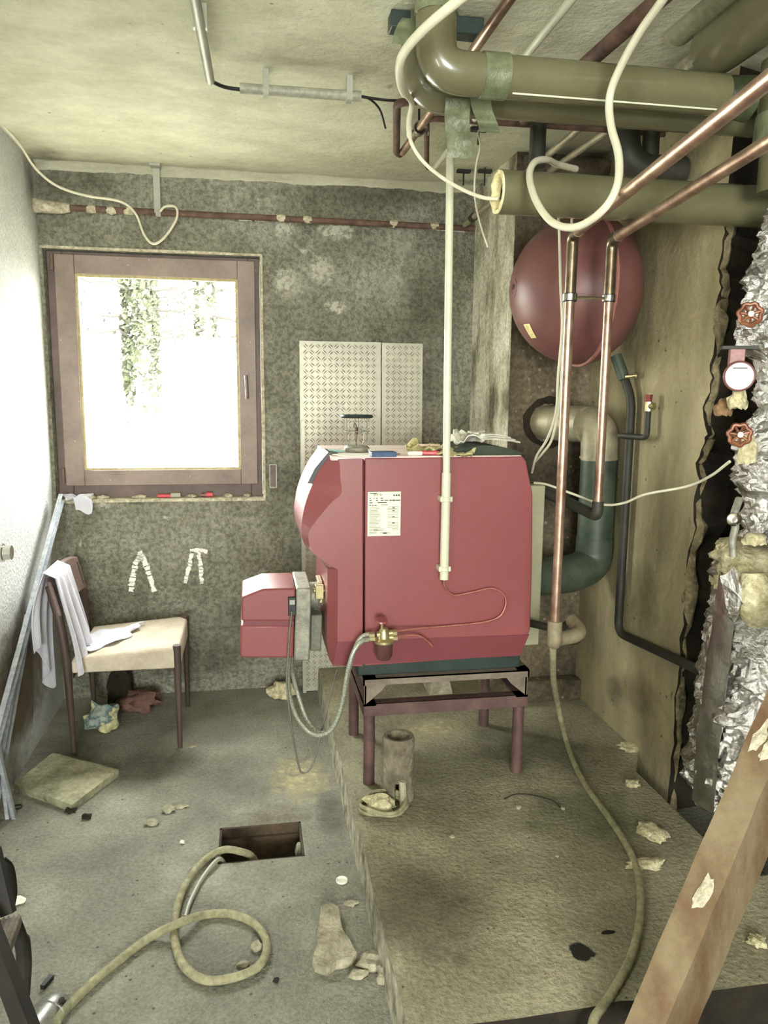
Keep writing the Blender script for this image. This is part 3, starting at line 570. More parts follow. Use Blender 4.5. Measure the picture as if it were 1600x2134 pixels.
flat('paper_sheet', 745, 949, .14, .1, .003, .3, m_paper, 'white paper sheet on the boiler top beside the dark blue box', 'paper')
flat('paper_card', 693, 941, .07, .05, .006, .1, M('pale_teal_card', (150, 186, 180), (170, 204, 196), rough=.6), 'pale teal card lying left of the wire lamp on the boiler', 'card')
flat('paper_pad', 765, 941, .06, .05, .008, -.2, m_paper, 'small white pad between the wire lamp and the blue box', 'paper', lift=.003)
flat('marker_pen', 865, 949, .05, .014, .014, .1, m_paper, 'white marker stub lying left of the red tool case on the boiler', 'pen', bev=.004)
flat('tool_case', 893, 947, .075, .04, .012, -.12, m_bred, 'flat red plastic tool case on the boiler beside the cream conduit', 'case', bev=.003)
flat('wooden_stick', 893, 938, .085, .016, .009, -.25, M('pink_white_wood', (222, 190, 170), (238, 214, 196), rough=.7), 'pinkish white stick lying across the red tool case', 'stick', lift=.013, bev=.003)
flat('stick', 812, 947, .07, .006, .004, -.1, m_wood, 'thin dark stick lying right of the dark blue box', 'stick')
def cloth(name, pts, amp, mat, lab, cat, thick=.003, n=14, drop=None):
    # pts: 4 corners; wavy cloth sheet with thickness
    A, B, C_, D = [V(p) for p in pts]; bm = NB(); g = []
    for i in range(n+1):
        row = []
        for j in range(n+1):
            u, v = i/n, j/n; q = A.lerp(B, u).lerp(D.lerp(C_, u), v)
            q = q+noise.noise_vector(q*23)*amp*.5+V((0, 0, abs(noise.noise(q*30))*amp*1.6))
            row.append(bm.verts.new(q))
        g.append(row)
    for i in range(n):
        for j in range(n): bm.faces.new((g[i][j], g[i+1][j], g[i+1][j+1], g[i][j+1]))
    o = obj(name, bm, mat, smooth=70); s = o.modifiers.new('solid', 'SOLIDIFY'); s.thickness = thick; s.offset = 1; return tag(o, lab, cat)
cloth('leather_glove', [top(845, 942), top(922, 943), top(925, 935), top(850, 932)], .026, m_yell, 'crumpled yellowish work glove on the boiler left of the conduit', 'glove')
cloth('yellow_cloth', [top(912, 950), top(985, 954), top(1000, 942), top(925, 936)], .016, m_yell, 'yellowish folded sheet on the boiler right behind the conduit', 'cloth')
# dark green curved lid
a_, b_ = top(955, 955), top(1096, 948); bm = NB(); R_ = []
for k in range(13):
    u = k/12; x = a_.x+(b_.x-a_.x)*u; z = zt+.001+.030*math.sin(math.pi*u)**.8; R_.append((x, z))
poly = [V((x, 2.52, z)) for x, z in R_]+[V((b_.x, 2.52, zt)), V((a_.x, 2.52, zt))][::1]
loft(bm, [yy(poly, 2.53), yy(poly, 2.8)]); tag(obj('curved_tray', bm, M('dark_green_lid', (30, 42, 28), (44, 56, 38), rough=.5), smooth=40), 'dark green curved lid lying at the right end of the boiler top', 'lid')
# white rag and newspapers lying on the lid
L0 = zt+.034
def lid(x, dz=0, Y=2.62):
    q = at(x, 920, Y); return V((q.x, Y, L0+dz))
cloth('white_rag', [lid(938, .0, 2.58), lid(1010, .002, 2.57), lid(1015, .012, 2.78), lid(950, .006, 2.78)], .034, m_paper, 'bunched white cotton glove beside the newspapers on the boiler', 'glove')
for k in range(3):
    bm = NB(); q0, q1 = lid(1000+6*k, .002+.007*k, 2.57), lid(1082-8*k, .002+.007*k, 2.57); n = 10; ra, rb2 = [], []
    for j in range(n+1):
        u = j/n; z = .014*math.sin(math.pi*(.25+.6*u)); ra.append(V((q0.x+(q1.x-q0.x)*u, 0, q0.z-.006+z+.007*(1-u)))); rb2.append(V((q0.x+(q1.x-q0.x)*u, 0, q0.z+z+.007*(1-u))))
    pp = ra+rb2[::-1]; loft(bm, [yy(pp, 2.56+.01*k), yy(pp, 2.80)]); tag(obj('newspaper', bm, m_news, smooth=50), ['lowest of the folded grey newspapers on the boiler lid', 'middle one of the folded grey newspapers on the boiler lid', 'topmost of the folded grey newspapers on the boiler lid'][k], 'newspaper', 'folded newspapers on the boiler')
# ------------------------------------------------------------------ tread plates
def tread(name, x0, x1, zb, ztp, Yb, Yt, lab, ph=0):
    bm = NB(); H = ztp-zb; t = .004
    def P(x, z, d=0):
        f_ = (z-zb)/H; return V((x, Yb+(Yt-Yb)*f_-d, z))
    loft(bm, [[P(x0, zb), P(x1, zb), P(x1, ztp), P(x0, ztp)], [P(x0, zb, t), P(x1, zb, t), P(x1, ztp, t), P(x0, ztp, t)]])
    s = .030; nx = int((x1-x0-.02)/s); nz = int((H-.02)/s)
    for i in range(nx):
        for j in range(nz):
            cx, cz = x0+.02+s*(i+.3), zb+.02+s*(j+.3); sg = 1 if (i+j) % 2 else -1
            for off in (-.0052, .0052):
                d = V((1, 0, sg))*.7071; nn = V((-sg, 0, 1))*.7071
                c2 = V((cx, 0, cz))+nn*off*sg
                l_, w_ = .0145, .003
                pts = [c2+d*l_, c2+nn*w_, c2-d*l_, c2-nn*w_]
                if min(q.x for q in pts) < x0+.004 or max(q.x for q in pts) > x1-.004: continue
                base = [bm.verts.new(P(q.x, q.z, t)) for q in pts]; tp = bm.verts.new(P(c2.x+d.x*.006, c2.z+d.z*.006, t+.0062)); tp2 = bm.verts.new(P(c2.x-d.x*.006, c2.z-d.z*.006, t+.0062))
                bm.faces.new((base[0], base[1], tp)); bm.faces.new((base[1], base[2], tp2)); bm.faces.new((base[1], tp2, tp)); bm.faces.new((base[2], base[3], tp2)); bm.faces.new((base[3], base[0], tp)); bm.faces.new((base[3], tp, tp2))
    return tag(obj(name, bm, m_plate, smooth=20), lab, 'metal plate')
tread('tread_plate', .245, .64, .005, 1.737, 3.70, 3.77, 'diamond-pattern steel tread plate leaning on the wall, left one behind the boiler')
tread('tread_plate', .645, .848, SZ+.004, 1.735, 3.705, 3.765, 'narrower diamond-pattern tread plate leaning on the wall, right one behind the boiler')
bm = NB(); bx(bm, .245, .262, 3.672, 3.69, .005, 1.36); tag(obj('flat_bar', bm, m_plate), 'narrow flat steel bar leaning on the left edge of the tread plate', 'metal bar')
# ------------------------------------------------------------------ clay pipe, coil, wool on the slab
c = atz(826, 1655, SZ); c = V((.485, 2.42, SZ))
cp = thing('clay_pipe', 'short crusted grey pipe piece standing upright under the boiler, notched at its foot', 'pipe', c)
bm = NB(); seg = 32; rings = []
zs = [0, .055, .06, .22, .225]
for z, ro in ((0, .056), (.075, .056), (.08, .0545), (.215, .0545), (.225, .051)):
    rings.append([V((c.x+ro*math.cos(2*math.pi*k/seg), c.y+ro*math.sin(2*math.pi*k/seg), c.z+z)) for k in range(seg)])
inn = [[V((c.x+.038*math.cos(2*math.pi*k/seg), c.y+.038*math.sin(2*math.pi*k/seg), c.z+z)) for k in range(seg)] for z in (.223, .08, .075, 0)]
allr = [[bm.verts.new(p) for p in r] for r in rings+inn]
ks = [23, 24]     # notch columns facing the camera
for i in range(len(allr)-1):
    for k in range(seg):
        low = (i == 0 or i == len(allr)-2)
        if low and k in (22, 23): continue
        bm.faces.new((allr[i][k], allr[i][(k+1) % seg], allr[i+1][(k+1) % seg], allr[i+1][k]))
for k in (22, 23): bm.faces.new((allr[1][k], allr[1][(k+1) % seg], allr[-2][(k+1) % seg], allr[-2][k]))
for k in (22, 24): bm.faces.new((allr[0][k], allr[1][k], allr[-2][k], allr[-1][k]))
obj('pipe_wall', bm, m_pipec, cp)
bm = NB(); tube(bm, [c+V((.005, -.074, 0)), c+V((.003, -.064, .09))], .012, 8); obj('mortar_lump', bm, m_rock, cp, rough=.006, rs=60)
c = atz(792, 1690, SZ); bm = NB(); P = []
for k in range(110):
    a_ = k*.19; r_ = .068+.010*math.sin(k*.21)+.004*math.sin(k*.7); P.append(c+V((math.cos(a_)*r_*1.12, math.sin(a_)*r_, .010+.0085*(k/110*3.2)+.004*math.sin(a_*2))))
tube(bm, P, .0062, 8); coil = tag(obj('hose_coil', bm, m_hose, smooth=60), 'small coiled grey hose lying on the slab in front of the clay pipe', 'hose')
def blob(name, c, s, mat, lab, cat, rough=.35, seg=3, group=None, rs=14, zs=None, **kk):
    bm = NB(); bmesh.ops.create_icosphere(bm, subdivisions=seg, radius=1)
    for v in bm.verts:
        k = 1+rough*noise.noise(v.co*2.1+V((c[0]*7, c[1]*5, 1)))+rough*.5*noise.noise(v.co*6)
        v.co = V((v.co.x*s[0]*k, v.co.y*s[1]*k, max(-.45, v.co.z)*s[2]*k))+V(c)
    zm = min(v.co.z for v in bm.verts); dz = c[2]-zm
    for v in bm.verts: v.co.z += dz
    return tag(obj(name, bm, mat, smooth=60 if seg > 2 else 0, **kk), lab, cat, group)
blob('wool_tuft', c+V((0, 0, .004)), (.05, .042, .03), m_wool, 'tuft of pale wool lying inside the small hose coil', 'insulation', .6)
blob('wool_tuft', V((.14, 3.66, 0)), (.06, .05, .045), m_wool, 'tuft of yellow wool on the floor against the wall left of the tread plate', 'insulation', .6)
wl = [('beside the foot of the right plaster wall', 1325, 1560, .07, .035), ('just right of the uppermost scrap, near the slab edge', 1368, 1577, .025, .03), ('at the slab corner above the long hose', 1317, 1637, .028, .02), ('right of the long hose, pointed and flat', 1357, 1737, .04, .055), ('pinned under the bend of the long hose', 1345, 1806, .055, .024), ('right of the leaning timber', 1578, 1968, .022, .02)]
for t_, x, y, sx, sy in wl:
    blob('wool_scrap', atz(x, y, SZ), (sx, sy, .012), m_wool, 'scrap of wool on the slab '+t_, 'insulation', .55, group='wool scraps on the slab')
for t_, x, y, s_ in (('by the middle of the slab', 942, 1745, .008), ('left of the long hose', 1160, 1785, .006), ('near the black oil stain', 1079, 1684, .01), ('below the front right stand leg', 1172, 1686, .008)):
    blob('pebble', atz(x, y, SZ), (s_, s_, s_*.7), m_rock, 'small pale pebble on the slab '+t_, 'pebble', .5, 2, 'pebbles on the slab')
bm = NB(); tube(bm, crom([atz(1050, 1665, SZ+.006), atz(1075, 1655, SZ+.01), atz(1110, 1657, SZ+.008), atz(1150, 1668, SZ+.012), atz(1168, 1684, SZ+.006)], 5), .002, 6); tag(obj('wire', bm, m_rubber), 'thin dark wire curving on the slab below the stand', 'wire')
bm = NB(); prism(bm, [(.80, 3.28, SZ), (.91, 3.28, SZ), (.89, 3.28, .215), (.815, 3.28, .215)], (0, .16, 0)); tag(obj('concrete_block', bm, m_rock, rough=.006, rs=20, smooth=20), 'pale wedge-shaped block on the slab behind the stand', 'block')
# ------------------------------------------------------------------ floor debris
# broken concrete slab piece and crack
pp = [(668, 1903), (690, 1897), (705, 1905), (709, 1930), (714, 1952), (728, 1975), (742, 2003), (735, 2014), (700, 2020), (683, 2033), (655, 2027), (652, 2012), (662, 1985), (660, 1955)]
bm = NB(); P = [atz(x, y, .0) for x, y in pp]; loft(bm, [P, [p+V((0, 0, .022+.004*random.random())) for p in P]]); tag(obj('concrete_fragment', bm, m_rock, smooth=0, sub=1, rough=.004, rs=30), 'large jagged flat piece of broken concrete on the low floor beside the kerb', 'rubble')
for k, (x, y, sx, sy, sz_, t_) in enumerate(((770, 2010, .035, .03, .02, 'below the large jagged piece'), (798, 2040, .02, .03, .02, 'against the kerb, nearest of the rubble'), (745, 2035, .025, .015, .012, 'just under the lower tip of the large jagged piece'), (730, 1885, .02, .012, .008, 'above the large jagged piece'))):
    blob('concrete_crumb', atz(x, y, 0), (sx, sy, sz_), m_rock, 'small concrete crumb '+t_, 'rubble', .6, 2, 'concrete crumbs by the kerb')
deb = [(316, 1718, .024, .016, .012, m_rock, 'pale stone chip in the middle of the low floor between tile and pit'), (352, 1690, .022, .02, .014, m_rock, 'knobbly pale chip right of the mossy tile'), (375, 1683, .03, .010, .006, m_rock, 'thin flat flake beside the knobbly pale chip'), (180, 1706, .016, .01, .012, m_dark, 'dark crumb below the corner of the mossy tile'), (147, 1692, .02, .012, .01, m_dark, 'dark crumb under the near corner of the mossy tile'), (380, 1757, .009, .008, .007, m_paper, 'small white chip left of the floor pit'), (535, 1977, .016, .014, .012, m_rock, 'pale crumb inside the hose loop at its right'), (508, 2012, .016, .008, .008, m_rock, 'pale crumb inside the hose loop near its bottom'), (38, 1882, .022, .012, .012, m_paper, 'white scrap on the floor beside the dark ladder'), (575, 2045, .008, .008, .006, m_dark, 'small dark crumb below the hose loop'), (128, 2092, .01, .012, .008, m_dark, 'black crumb beside the clear plastic cup'), (400, 1557, .02, .01, .005, m_rock, 'flat flake at the foot of the right chair leg')]
for x, y, sx, sy, sz_, m_, t_ in deb: blob('floor_chip', atz(x, y, 0), (sx, sy, sz_), m_, t_, 'debris', .6, 2)
c = atz(712, 1836, 0); bm = NB(); lathe(bm, [(0, .001), (.012, .001), (.015, .006), (.018, .006), (.018, 0), (0, 0)], c, seg=20); tag(obj('bottle_cap', bm, m_paper), 'round pale cap lying on the floor between pit and kerb', 'cap')
c = atz(36, 1681, .003); bm = NB(); tube(bm, [c+V((math.cos(k*.314)*.016, math.sin(k*.314)*.013, 0)) for k in range(21)], .003, 6, caps=False); tag(obj('rubber_ring', bm, m_rubber), 'small dark ring lying on the floor left of the mossy tile', 'ring')
bm = NB(); beam(bm, atz(88, 2058, .006), atz(108, 2035, .006), .012, .012); tag(obj('charred_stick', bm, m_rubber), 'short black stick on the floor near the dark ladder', 'stick')
# mossy tile
P = [atz(x, y, .02) for x, y in ((30, 1638), (110, 1572), (247, 1608), (150, 1682))]; bm = NB(); loft(bm, [[V((p.x, p.y, 0)) for p in P], [V((p.x, p.y, .028)) for p in P]])
bmesh.ops.subdivide_edges(bm, edges=bm.edges[:], cuts=6, use_grid_fill=True); tag(obj('paving_tile', bm, m_stone, rough=.004, rs=25), 'square mossy stone paving tile lying on the floor in front of the chair', 'tile')
# hose on the low floor
hz = .012
hp = [(118, 2128), (140, 2100), (190, 2050), (250, 2000), (310, 1955), (370, 1925), (425, 1907), (480, 1905), (530, 1925), (556, 1965), (542, 2010), (495, 2035), (430, 2043), (385, 2015), (366, 1970), (364, 1925), (375, 1870), (400, 1822), (432, 1788), (465, 1776), (495, 1778), (525, 1792)]
P = [atz(x, y, hz+(.022 if 3 < i < 7 and i == 5 else 0)) for i, (x, y) in enumerate(hp)]; P[-3].z = .02; P[-2].z = .02; P[-1] = P[-2]+V((.05, .03, -.05)); P.append(P[-1]+V((.02, .02, -.1)))
cable('garden_hose', P, .0115, m_hose, 'thick grey-green hose looped once on the low floor, running into the pit', 'hose', 6, 12)
cable('tube', [atz(470, 1795, .006)+V((.0, .05, -.06)), atz(457, 1790, .009), atz(425, 1825, .008), atz(398, 1875, .007), atz(386, 1912, .006)], .007, m_greyc, 'short thinner grey tube beside the hose where it leaves the pit', 'tube', 6)
c = atz(618, 1762, -.03); bm = NB(); lathe(bm, [(0, 0), (.022, 0), (.022, .012), (.013, .016), (.013, .008), (0, .008)], V((PX1-.008, c.y, -.045)), (-1, 0, .25), 20); tag(obj('pit_valve_cap', bm, m_greyc), 'round grey valve cap on the right side inside the floor pit', 'cap')  # the valve cap inside the pit
# clear plastic cup
a_, b_ = atz(128, 2085, .045), atz(70, 2165, .045); bm = NB(); lathe(bm, [(.012, 0), (.03, .006), (.042, .03), (.044, .05), (.042, .052), (.044, .056), (.044, .16), (.042, .162), (0, .162)], a_, b_-a_, 28); tag(obj('plastic_bottle', bm, m_clear), 'clear plastic bottle piece around the near end of the looped hose', 'bottle')
# long hose on the slab
hp = [(1180, 1545), (1196, 1590), (1222, 1640), (1262, 1695), (1300, 1752), (1325, 1805), (1334, 1860), (1332, 1920), (1318, 1985), (1292, 2040), (1262, 2088), (1236, 2128)]
P = [atz(x, y, SZ+.012) for x, y in hp]; e = P[-1]; P += [e+V((-.03, -.06, -.01)), e+V((-.06, -.12, -.08)), e+V((-.09, -.2, -.115))]
P = [at(1152, 1352, 2.22), at(1152, 1375, 2.26), at(1153, 1415, 2.42), at(1160, 1460, 2.64), at(1170, 1505, 2.68)]+P
cable('drain_hose', P, .0105, m_hose, 'long thin hose snaking from the copper pipes across the raised slab', 'hose', 6, 12)
# ------------------------------------------------------------------ chair
CX0, CX1, CY0, CY1 = -.735, -.31, 3.165, 3.60
chair = thing('chair', 'dark wood dining chair with a stained beige seat beside the left wall', 'chair', (-.52, 3.38, 0))
for nm, x, y, zt_, tp in (('leg', CX1, CY0, .452, 0), ('leg', CX1, CY1, .452, 0)):
    bm = NB(); tube(bm, [(x, y, 0), (x, y, .36), (x, y, zt_)], [.010, .0155, .0165], 16); obj(nm, bm, m_wood, chair)
for y in (CY0, CY1):
    bm = NB(); P = [V((CX0+.0, y, 0)), V((CX0-.005, y, .2)), V((CX0-.012, y, .42)), V((CX0-.03, y, .58)), V((CX0-.058, y, .72))]; tube(bm, crom(P, 4), [.010+.008*min(1, k/8) for k in range(17)], 14); obj('leg', bm, m_wood, chair)
bm = NB(); seat = [(CX0+.01, CY0-.01), (CX1-.0, CY0-.01), (CX1+.012, CY0+.04), (CX1+.012, CY1-.03), (CX1-.02, CY1+.01), (CX0+.01, CY1+.01)]
loft(bm, [[V((x, y, .355)) for x, y in seat], [V((x, y, .40+(.04 if x > -.5 else 0)*.9)) for x, y in seat], [V((x*.97-.016, 3.38+(y-3.38)*.94, .418+(.03 if x > -.5 else 0))) for x, y in seat]])
obj('seat', bm, m_cushion, chair, smooth=50, bev=.006)
bm = NB(); rr = []
for k in range(9):
    y = CY0-.022+(CY1-CY0+.044)*k/8; bow = -.02*math.sin(math.pi*k/8)
    rr.append([V((CX0-.030+bow, y, .60)), V((CX0-.012+bow, y, .60)), V((CX0-.045+bow, y, .762-.02*abs(k/4-1)**3)), V((CX0-.066+bow, y, .765-.02*abs(k/4-1)**3))])
loft(bm, rr); obj('backrest', bm, M('mauve_brown_wood', (112, 92, 88), (132, 112, 106), rough=.4), chair, bev=.006)
bm = NB(); bx(bm, CX0, CX1, CY1-.01, CY1+.008, .33, .37); bx(bm, CX0-.004, CX0+.012, CY0, CY1, .33, .38); obj('seat_rail', bm, m_wood, chair)
# towel over the backrest
def drape(name, U, Vn, fn, mat, lab, cat, thick=.004):
    bm = NB(); g = [[bm.verts.new(fn(i/U, j/Vn)) for j in range(Vn+1)] for i in range(U+1)]
    for i in range(U):
        for j in range(Vn): bm.faces.new((g[i][j], g[i+1][j], g[i+1][j+1], g[i][j+1]))
    o = obj(name, bm, mat, smooth=80); s = o.modifiers.new('solid', 'SOLIDIFY'); s.thickness = thick; s.offset = 0
    return tag(o, lab, cat)
def tw(u, v):     # u across (y), v from inner hem over the top to the outer hem
    y = 3.13+.20*u; n_ = .016*math.sin(u*19+v*3)+.006*math.sin(u*37)
    spread = abs(v-.45)*1.3
    if v < .45:
        t = v/.45; x = CX0+.030-.075*t**1.2; z = .37+.10*u*(1-t)+(.79-.37-.10*u*(1-t))*t
        x += n_*(1-t*.6)+.02
    else:
        t = (v-.45)/.55; x = CX0-.06-.045*math.sin(min(1, t*1.3)*1.5)-n_*t; z = .79+.02*math.sin(t*3)-(.42-.12*math.sin(u*5+1))*t
    y += (u-.5)*.06*spread-.03*(1-u)
    return V((max(XL+.012, x), y-.005, z))
drape('towel', 30, 40, tw, m_towel, 'pale grey towel draped over the near corner of the chair backrest', 'towel')
def rg(u, v):
    A, B, C_, D = V((CX0+.03, 3.16, 0)), V((CX0+.20, 3.33, 0)), V((CX0+.25, 3.52, 0)), V((CX0+.03, 3.46, 0))
    q = A.lerp(B, u).lerp(D.lerp(C_, u), v); z = .42+.034*max(0, min(1, (q.x-CX0)/.4))+.007+.006*math.sin(u*11+v*5)+.004*noise.noise(q*40)
    return V((q.x+.012*math.sin(v*13), q.y+.012*math.sin(u*15), z))
drape('rag', 18, 18, rg, m_towel, 'crumpled white rag lying on the chair seat', 'rag')
# bags under the chair
blob('plastic_bag', V((-.665, 3.40, 0)), (.065, .05, .075), m_bag, 'crumpled plastic bag in yellow, white and blue on the floor under the chair', 'bag', .55)
blob('sack', V((-.54, 3.62, 0)), (.10, .07, .05), m_bagR, 'crumpled red-brown sack against the wall under the chair', 'sack', .6)
blob('dark_bundle', V((-.63, 3.68, 0)), (.06, .05, .11), m_dark, 'dark bundle against the wall under the chair, beside the red-brown sack', 'bundle', .4)
# ------------------------------------------------------------------ left wall things
def channel(name, a, b, wd, lab, mat=m_galv):
    bm = NB(); a, b = V(a), V(b); d = (b-a).normalized(); s = V((0, 0, 1)).cross(d).normalized(); s = V((1, 0, 0)); s = (s-d*s.dot(d)).normalized(); t = d.cross(s)
    q = [t*wd/2, -t*wd/2, -t*wd/2+s*.018, -t*(wd/2-.004)+s*.018, -t*(wd/2-.004)+s*.004, t*(wd/2-.004)+s*.004, t*(wd/2-.004)+s*.018, t*wd/2+s*.018]
    loft(bm, [[a+k for k in q], [b+k for k in q]]); return tag(obj(name, bm, mat, smooth=20), lab, 'metal profile')
channel('metal_profile', (-.862, 3.70, 1.005), (-.885, 2.22, .01), .046, 'long galvanised channel profile leaning along the left wall, upper one')
channel('metal_profile', (-.885, 3.15, .60), (-.89, 2.55, .005), .05, 'shorter galvanised profile behind the long one at the left wall')
bm = NB()
c = atx(6, 1152, XL+.03); lathe(bm, [(0, 0), (.042, 0), (.042, .006), (.030, .010), (.030, .022), (.034, .024), (.034, .032), (.026, .034), (.026, .06), (0, .06)], V((XL, c.y, c.z)), (1, 0, 0), 24); tag(obj('pipe_stub', bm, m_chrome), 'chrome pipe stub with ring sticking out of the left wall', 'pipe')
for k, (dx, t_) in enumerate(((.0, 'left one'), (.022, 'right one'))):
    bm = NB(); a_ = atx(-6+k*5, 1560, XL+.03+dx); b_ = atz(10+k*8, 1712, .0); beam(bm, V((XL+.03+dx*.3, a_.y+.02, a_.z)), V((XL+.05+dx, b_.y+.02, .0)), .02, .012); tag(obj('white_strip', bm, m_galv), 'pale metal strip standing at the foot of the left wall, '+t_, 'metal profile')
m_lad = M('blackened_wood', (20, 18, 15), (38, 34, 28), scale=12, rough=.7)
# old folding ladder at the lower left
lad = thing('step_ladder', 'dark old wooden folding ladder cut by the lower left frame edge', 'ladder', (-.55, 1.5, 0))
bm = NB(); beam(bm, at(-30, 1915, 1.45), at(66, 2168, 1.30), .03, .03); obj('rail', bm, m_lad, lad)
bm = NB(); beam(bm, at(-14, 1770, 1.55), at(18, 1905, 1.5), .02, .024); obj('rail', bm, m_lad, lad)
bm = NB(); tube(bm, crom(ats([(6, 1792, 1.62), (22, 1810, 1.62), (28, 1860, 1.62), (20, 1900, 1.6)]), 4), .008, 8); obj('handrail', bm, m_lad, lad)
bm = NB(); tube(bm, crom(ats([(34, 1925, 1.56), (46, 1960, 1.57), (50, 2010, 1.58), (46, 2075, 1.58)]), 5), [.012]*5+[.016]*11, 10); obj('leg', bm, m_lad, lad)
bm = NB(); a_, b_, c_ = at(-30, 1922, 1.55), at(44, 1908, 1.56), at(14, 1988, 1.42); d_ = a_+(c_-b_)
loft(bm, [[a_, b_, c_, d_], [p-V((0, 0, .02)) for p in (a_, b_, c_, d_)]]); 
for k in range(7):
    u = (k+.5)/7; beam(bm, a_.lerp(b_, u)+V((0, 0, .001)), d_.lerp(c_, u)+V((0, 0, .001)), .006, .004)
obj('tread', bm, M('grooved_grey_tread', (96, 88, 76), (140, 130, 112), scale=20, rough=.8), lad, smooth=20)
# ------------------------------------------------------------------ back wall pipe, hanger, cable, slot, sill bits
YP = WY-.045
rp = thing('heating_pipe', 'thin rusty pipe crusted with lime running along the back wall above the window', 'pipe', at(500, 445, YP))
bm = NB(); a_, b_ = at(60, 432, YP), at(968, 472, YP); zp = 2.287; tube(bm, [V((XL-.02, YP, zp+.002)), V((1.09, YP, zp-.004))], .014, 14); obj('pipe', bm, m_rust, rp)
bm = NB(); tube(bm, [V((XL, YP, zp)), V((-.86, YP, zp)), V((-.80, YP, zp)), V((-.76, YP, zp))], [.03, .026, .024, .016], 12, wob=.2); obj('lime_crust', bm, m_lime, rp)
for x in (190, 232, 268, 585, 640, 820, 905):
    p = at(x, 440, YP); bm = NB(); tube(bm, [V((p.x-.02, YP, zp)), V((p.x, YP, zp-.001)), V((p.x+.02, YP, zp))], [.0145, .0175, .0145], 10, wob=.12); obj('lime_crust', bm, m_lime, rp)
hg = thing('pipe_hanger', 'flat grey steel strap hanging from the ceiling and holding the thin rusty pipe', 'bracket', at(325, 345, YP-.01))
p = at(325, 345, YP-.022); bm = NB(); bx(bm, p.x-.014, p.x+.014, p.y-.002, p.y+.002, zp-.006, ZC); obj('strap', bm, m_greyc, hg)
bm = NB(); bx(bm, p.x-.022, p.x+.022, p.y-.05, p.y+.004, ZC-.012, ZC-.001); obj('ceiling_foot', bm, m_greyc, hg)
bm = NB(); tube(bm, [V((p.x-.01, YP, zp)), V((p.x+.012, YP, zp))], .02, 14); tube(bm, [V((p.x+.0, p.y-.012, zp+.006)), V((p.x, p.y+.012, zp+.006))], .006, 8); obj('clamp', bm, m_greyc, hg)
cable('white_cable', ats([(2, 258, 3.30), (40, 300, 3.42), (75, 352, 3.52), (120, 388, 3.60), (180, 408, 3.66), (250, 420, 3.69), (282, 445, 3.69), (300, 488, 3.69), (320, 508, 3.69), (345, 492, 3.69), (368, 455, 3.69), (366, 432, 3.69), (345, 430, 3.70), (334, 440, 3.71)]), .0055, m_cable, 'cream cable drooping from the upper left corner to the strap above the window', 'cable')
sl = thing('wall_outlet', 'narrow metal slot set into the wall right of the window', 'outlet', at(569, 990, WY)); p = at(569, 992, WY-.003)
bm = NB(); ring(bm, p.x-.018, p.x+.018, p.z-.058, p.z+.058, .004, .004, .004, .004, WY-.006, WY); obj('slot_frame', bm, m_greyc, sl)
bm = NB(); bx(bm, p.x-.014, p.x+.014, WY-.003, WY-.0005, p.z-.054, p.z+.054); obj('slot_back', bm, m_brown, sl)
sy_ = WY+.022; zs_ = z0+.004
def sillx(px): return at(px, 1038, sy_).x
def pipebit(name, x0, x1, r, mat, par): bm = NB(); tube(bm, [V((x0, sy_-.01, zs_+r)), V((x1, sy_-.01, zs_+r))], r, 14); return obj(name, bm, mat, par)
t = thing('pipe_piece', 'red plastic pipe piece with a grey end lying on the window sill', 'pipe', (sillx(350), sy_, zs_)); pipebit('tube', sillx(329), sillx(358), .009, m_bred, t); pipebit('socket', sillx(357), sillx(377), .012, m_greyc, t)
t = thing('pipe_fitting', 'short red fitting with a pinkish nut on the window sill right of the red pipe', 'fitting', (sillx(435), sy_, zs_)); pipebit('fitting_body', sillx(430), sillx(444), .012, m_bred, t); pipebit('nut', sillx(419), sillx(431), .010, m_ves, t)
for x, s_, t_ in ((190, .022, 'left of the red pipe piece, nearest the rag'), (215, .028, 'second from the rag'), (290, .03, 'just left of the red pipe piece'), (400, .02, 'between the red pipe and the red fitting'), (475, .02, 'right of the red fitting'), (515, .018, 'at the right end of the sill')):
    blob('plaster_rubble', V((sillx(x), sy_-.004, zs_)), (s_, .018, .010), m_lime, 'lump of plaster on the window sill '+t_, 'rubble', .6, 2, 'plaster lumps on the window sill')
def rw(u, v): 
    q = V((-.86+.12*u, WY+.03-.055*v, z0+.016)); 
    return q+V((.008*math.sin(v*9), 0, .012*math.sin(u*8+v*4)-(.07*max(0, v-.75)/.25 if u > .35 else 0)))
drape('sill_rag', 12, 14, rw, m_towel, 'dirty pale rag hanging over the left end of the window sill', 'rag', .003)
# ------------------------------------------------------------------ overhead insulated pipes
INR = .050
def conn(t, name, P, r, mat, seg=24, b=None, **k):
    bm = NB(); tube(bm, bend(P, b, 10) if b else P, r, seg, **k); return obj(name, bm, mat, t)
Y1 = 1.97; A_ = at(900, 147, Y1); B_ = at(1505, 196, Y1); z_1 = (A_.z+B_.z)/2-.002
t1 = thing('insulated_pipe', 'front olive insulated pipe under the ceiling with an elbow at its left end', 'pipe', (A_.x, Y1, z_1), 'olive insulated pipes')
ex = at(908, 100, Y1).x
conn(t1, 'elbow', [V((ex, Y1, ZC)), V((ex, Y1, z_1)), V((ex+.145, Y1, z_1))], INR, m_ins, b=.085)
conn(t1, 'jacket', [V((ex+.14, Y1, z_1)), V((B_.x, Y1, z_1))], INR, m_ins)
conn(t1, 'tape_band', [V((ex+.115, Y1, z_1)), V((ex+.18, Y1, z_1))], INR+.003, m_tape)
conn(t1, 'tape_band', [V((ex, Y1, z_1+.125)), V((ex, Y1, ZC-.002))], INR+.003, m_tape)
m_tapeD = M('dark_olive_tape', (44, 50, 30), (66, 72, 48), scale=12, rough=.4, bump=.6, bscale=20)
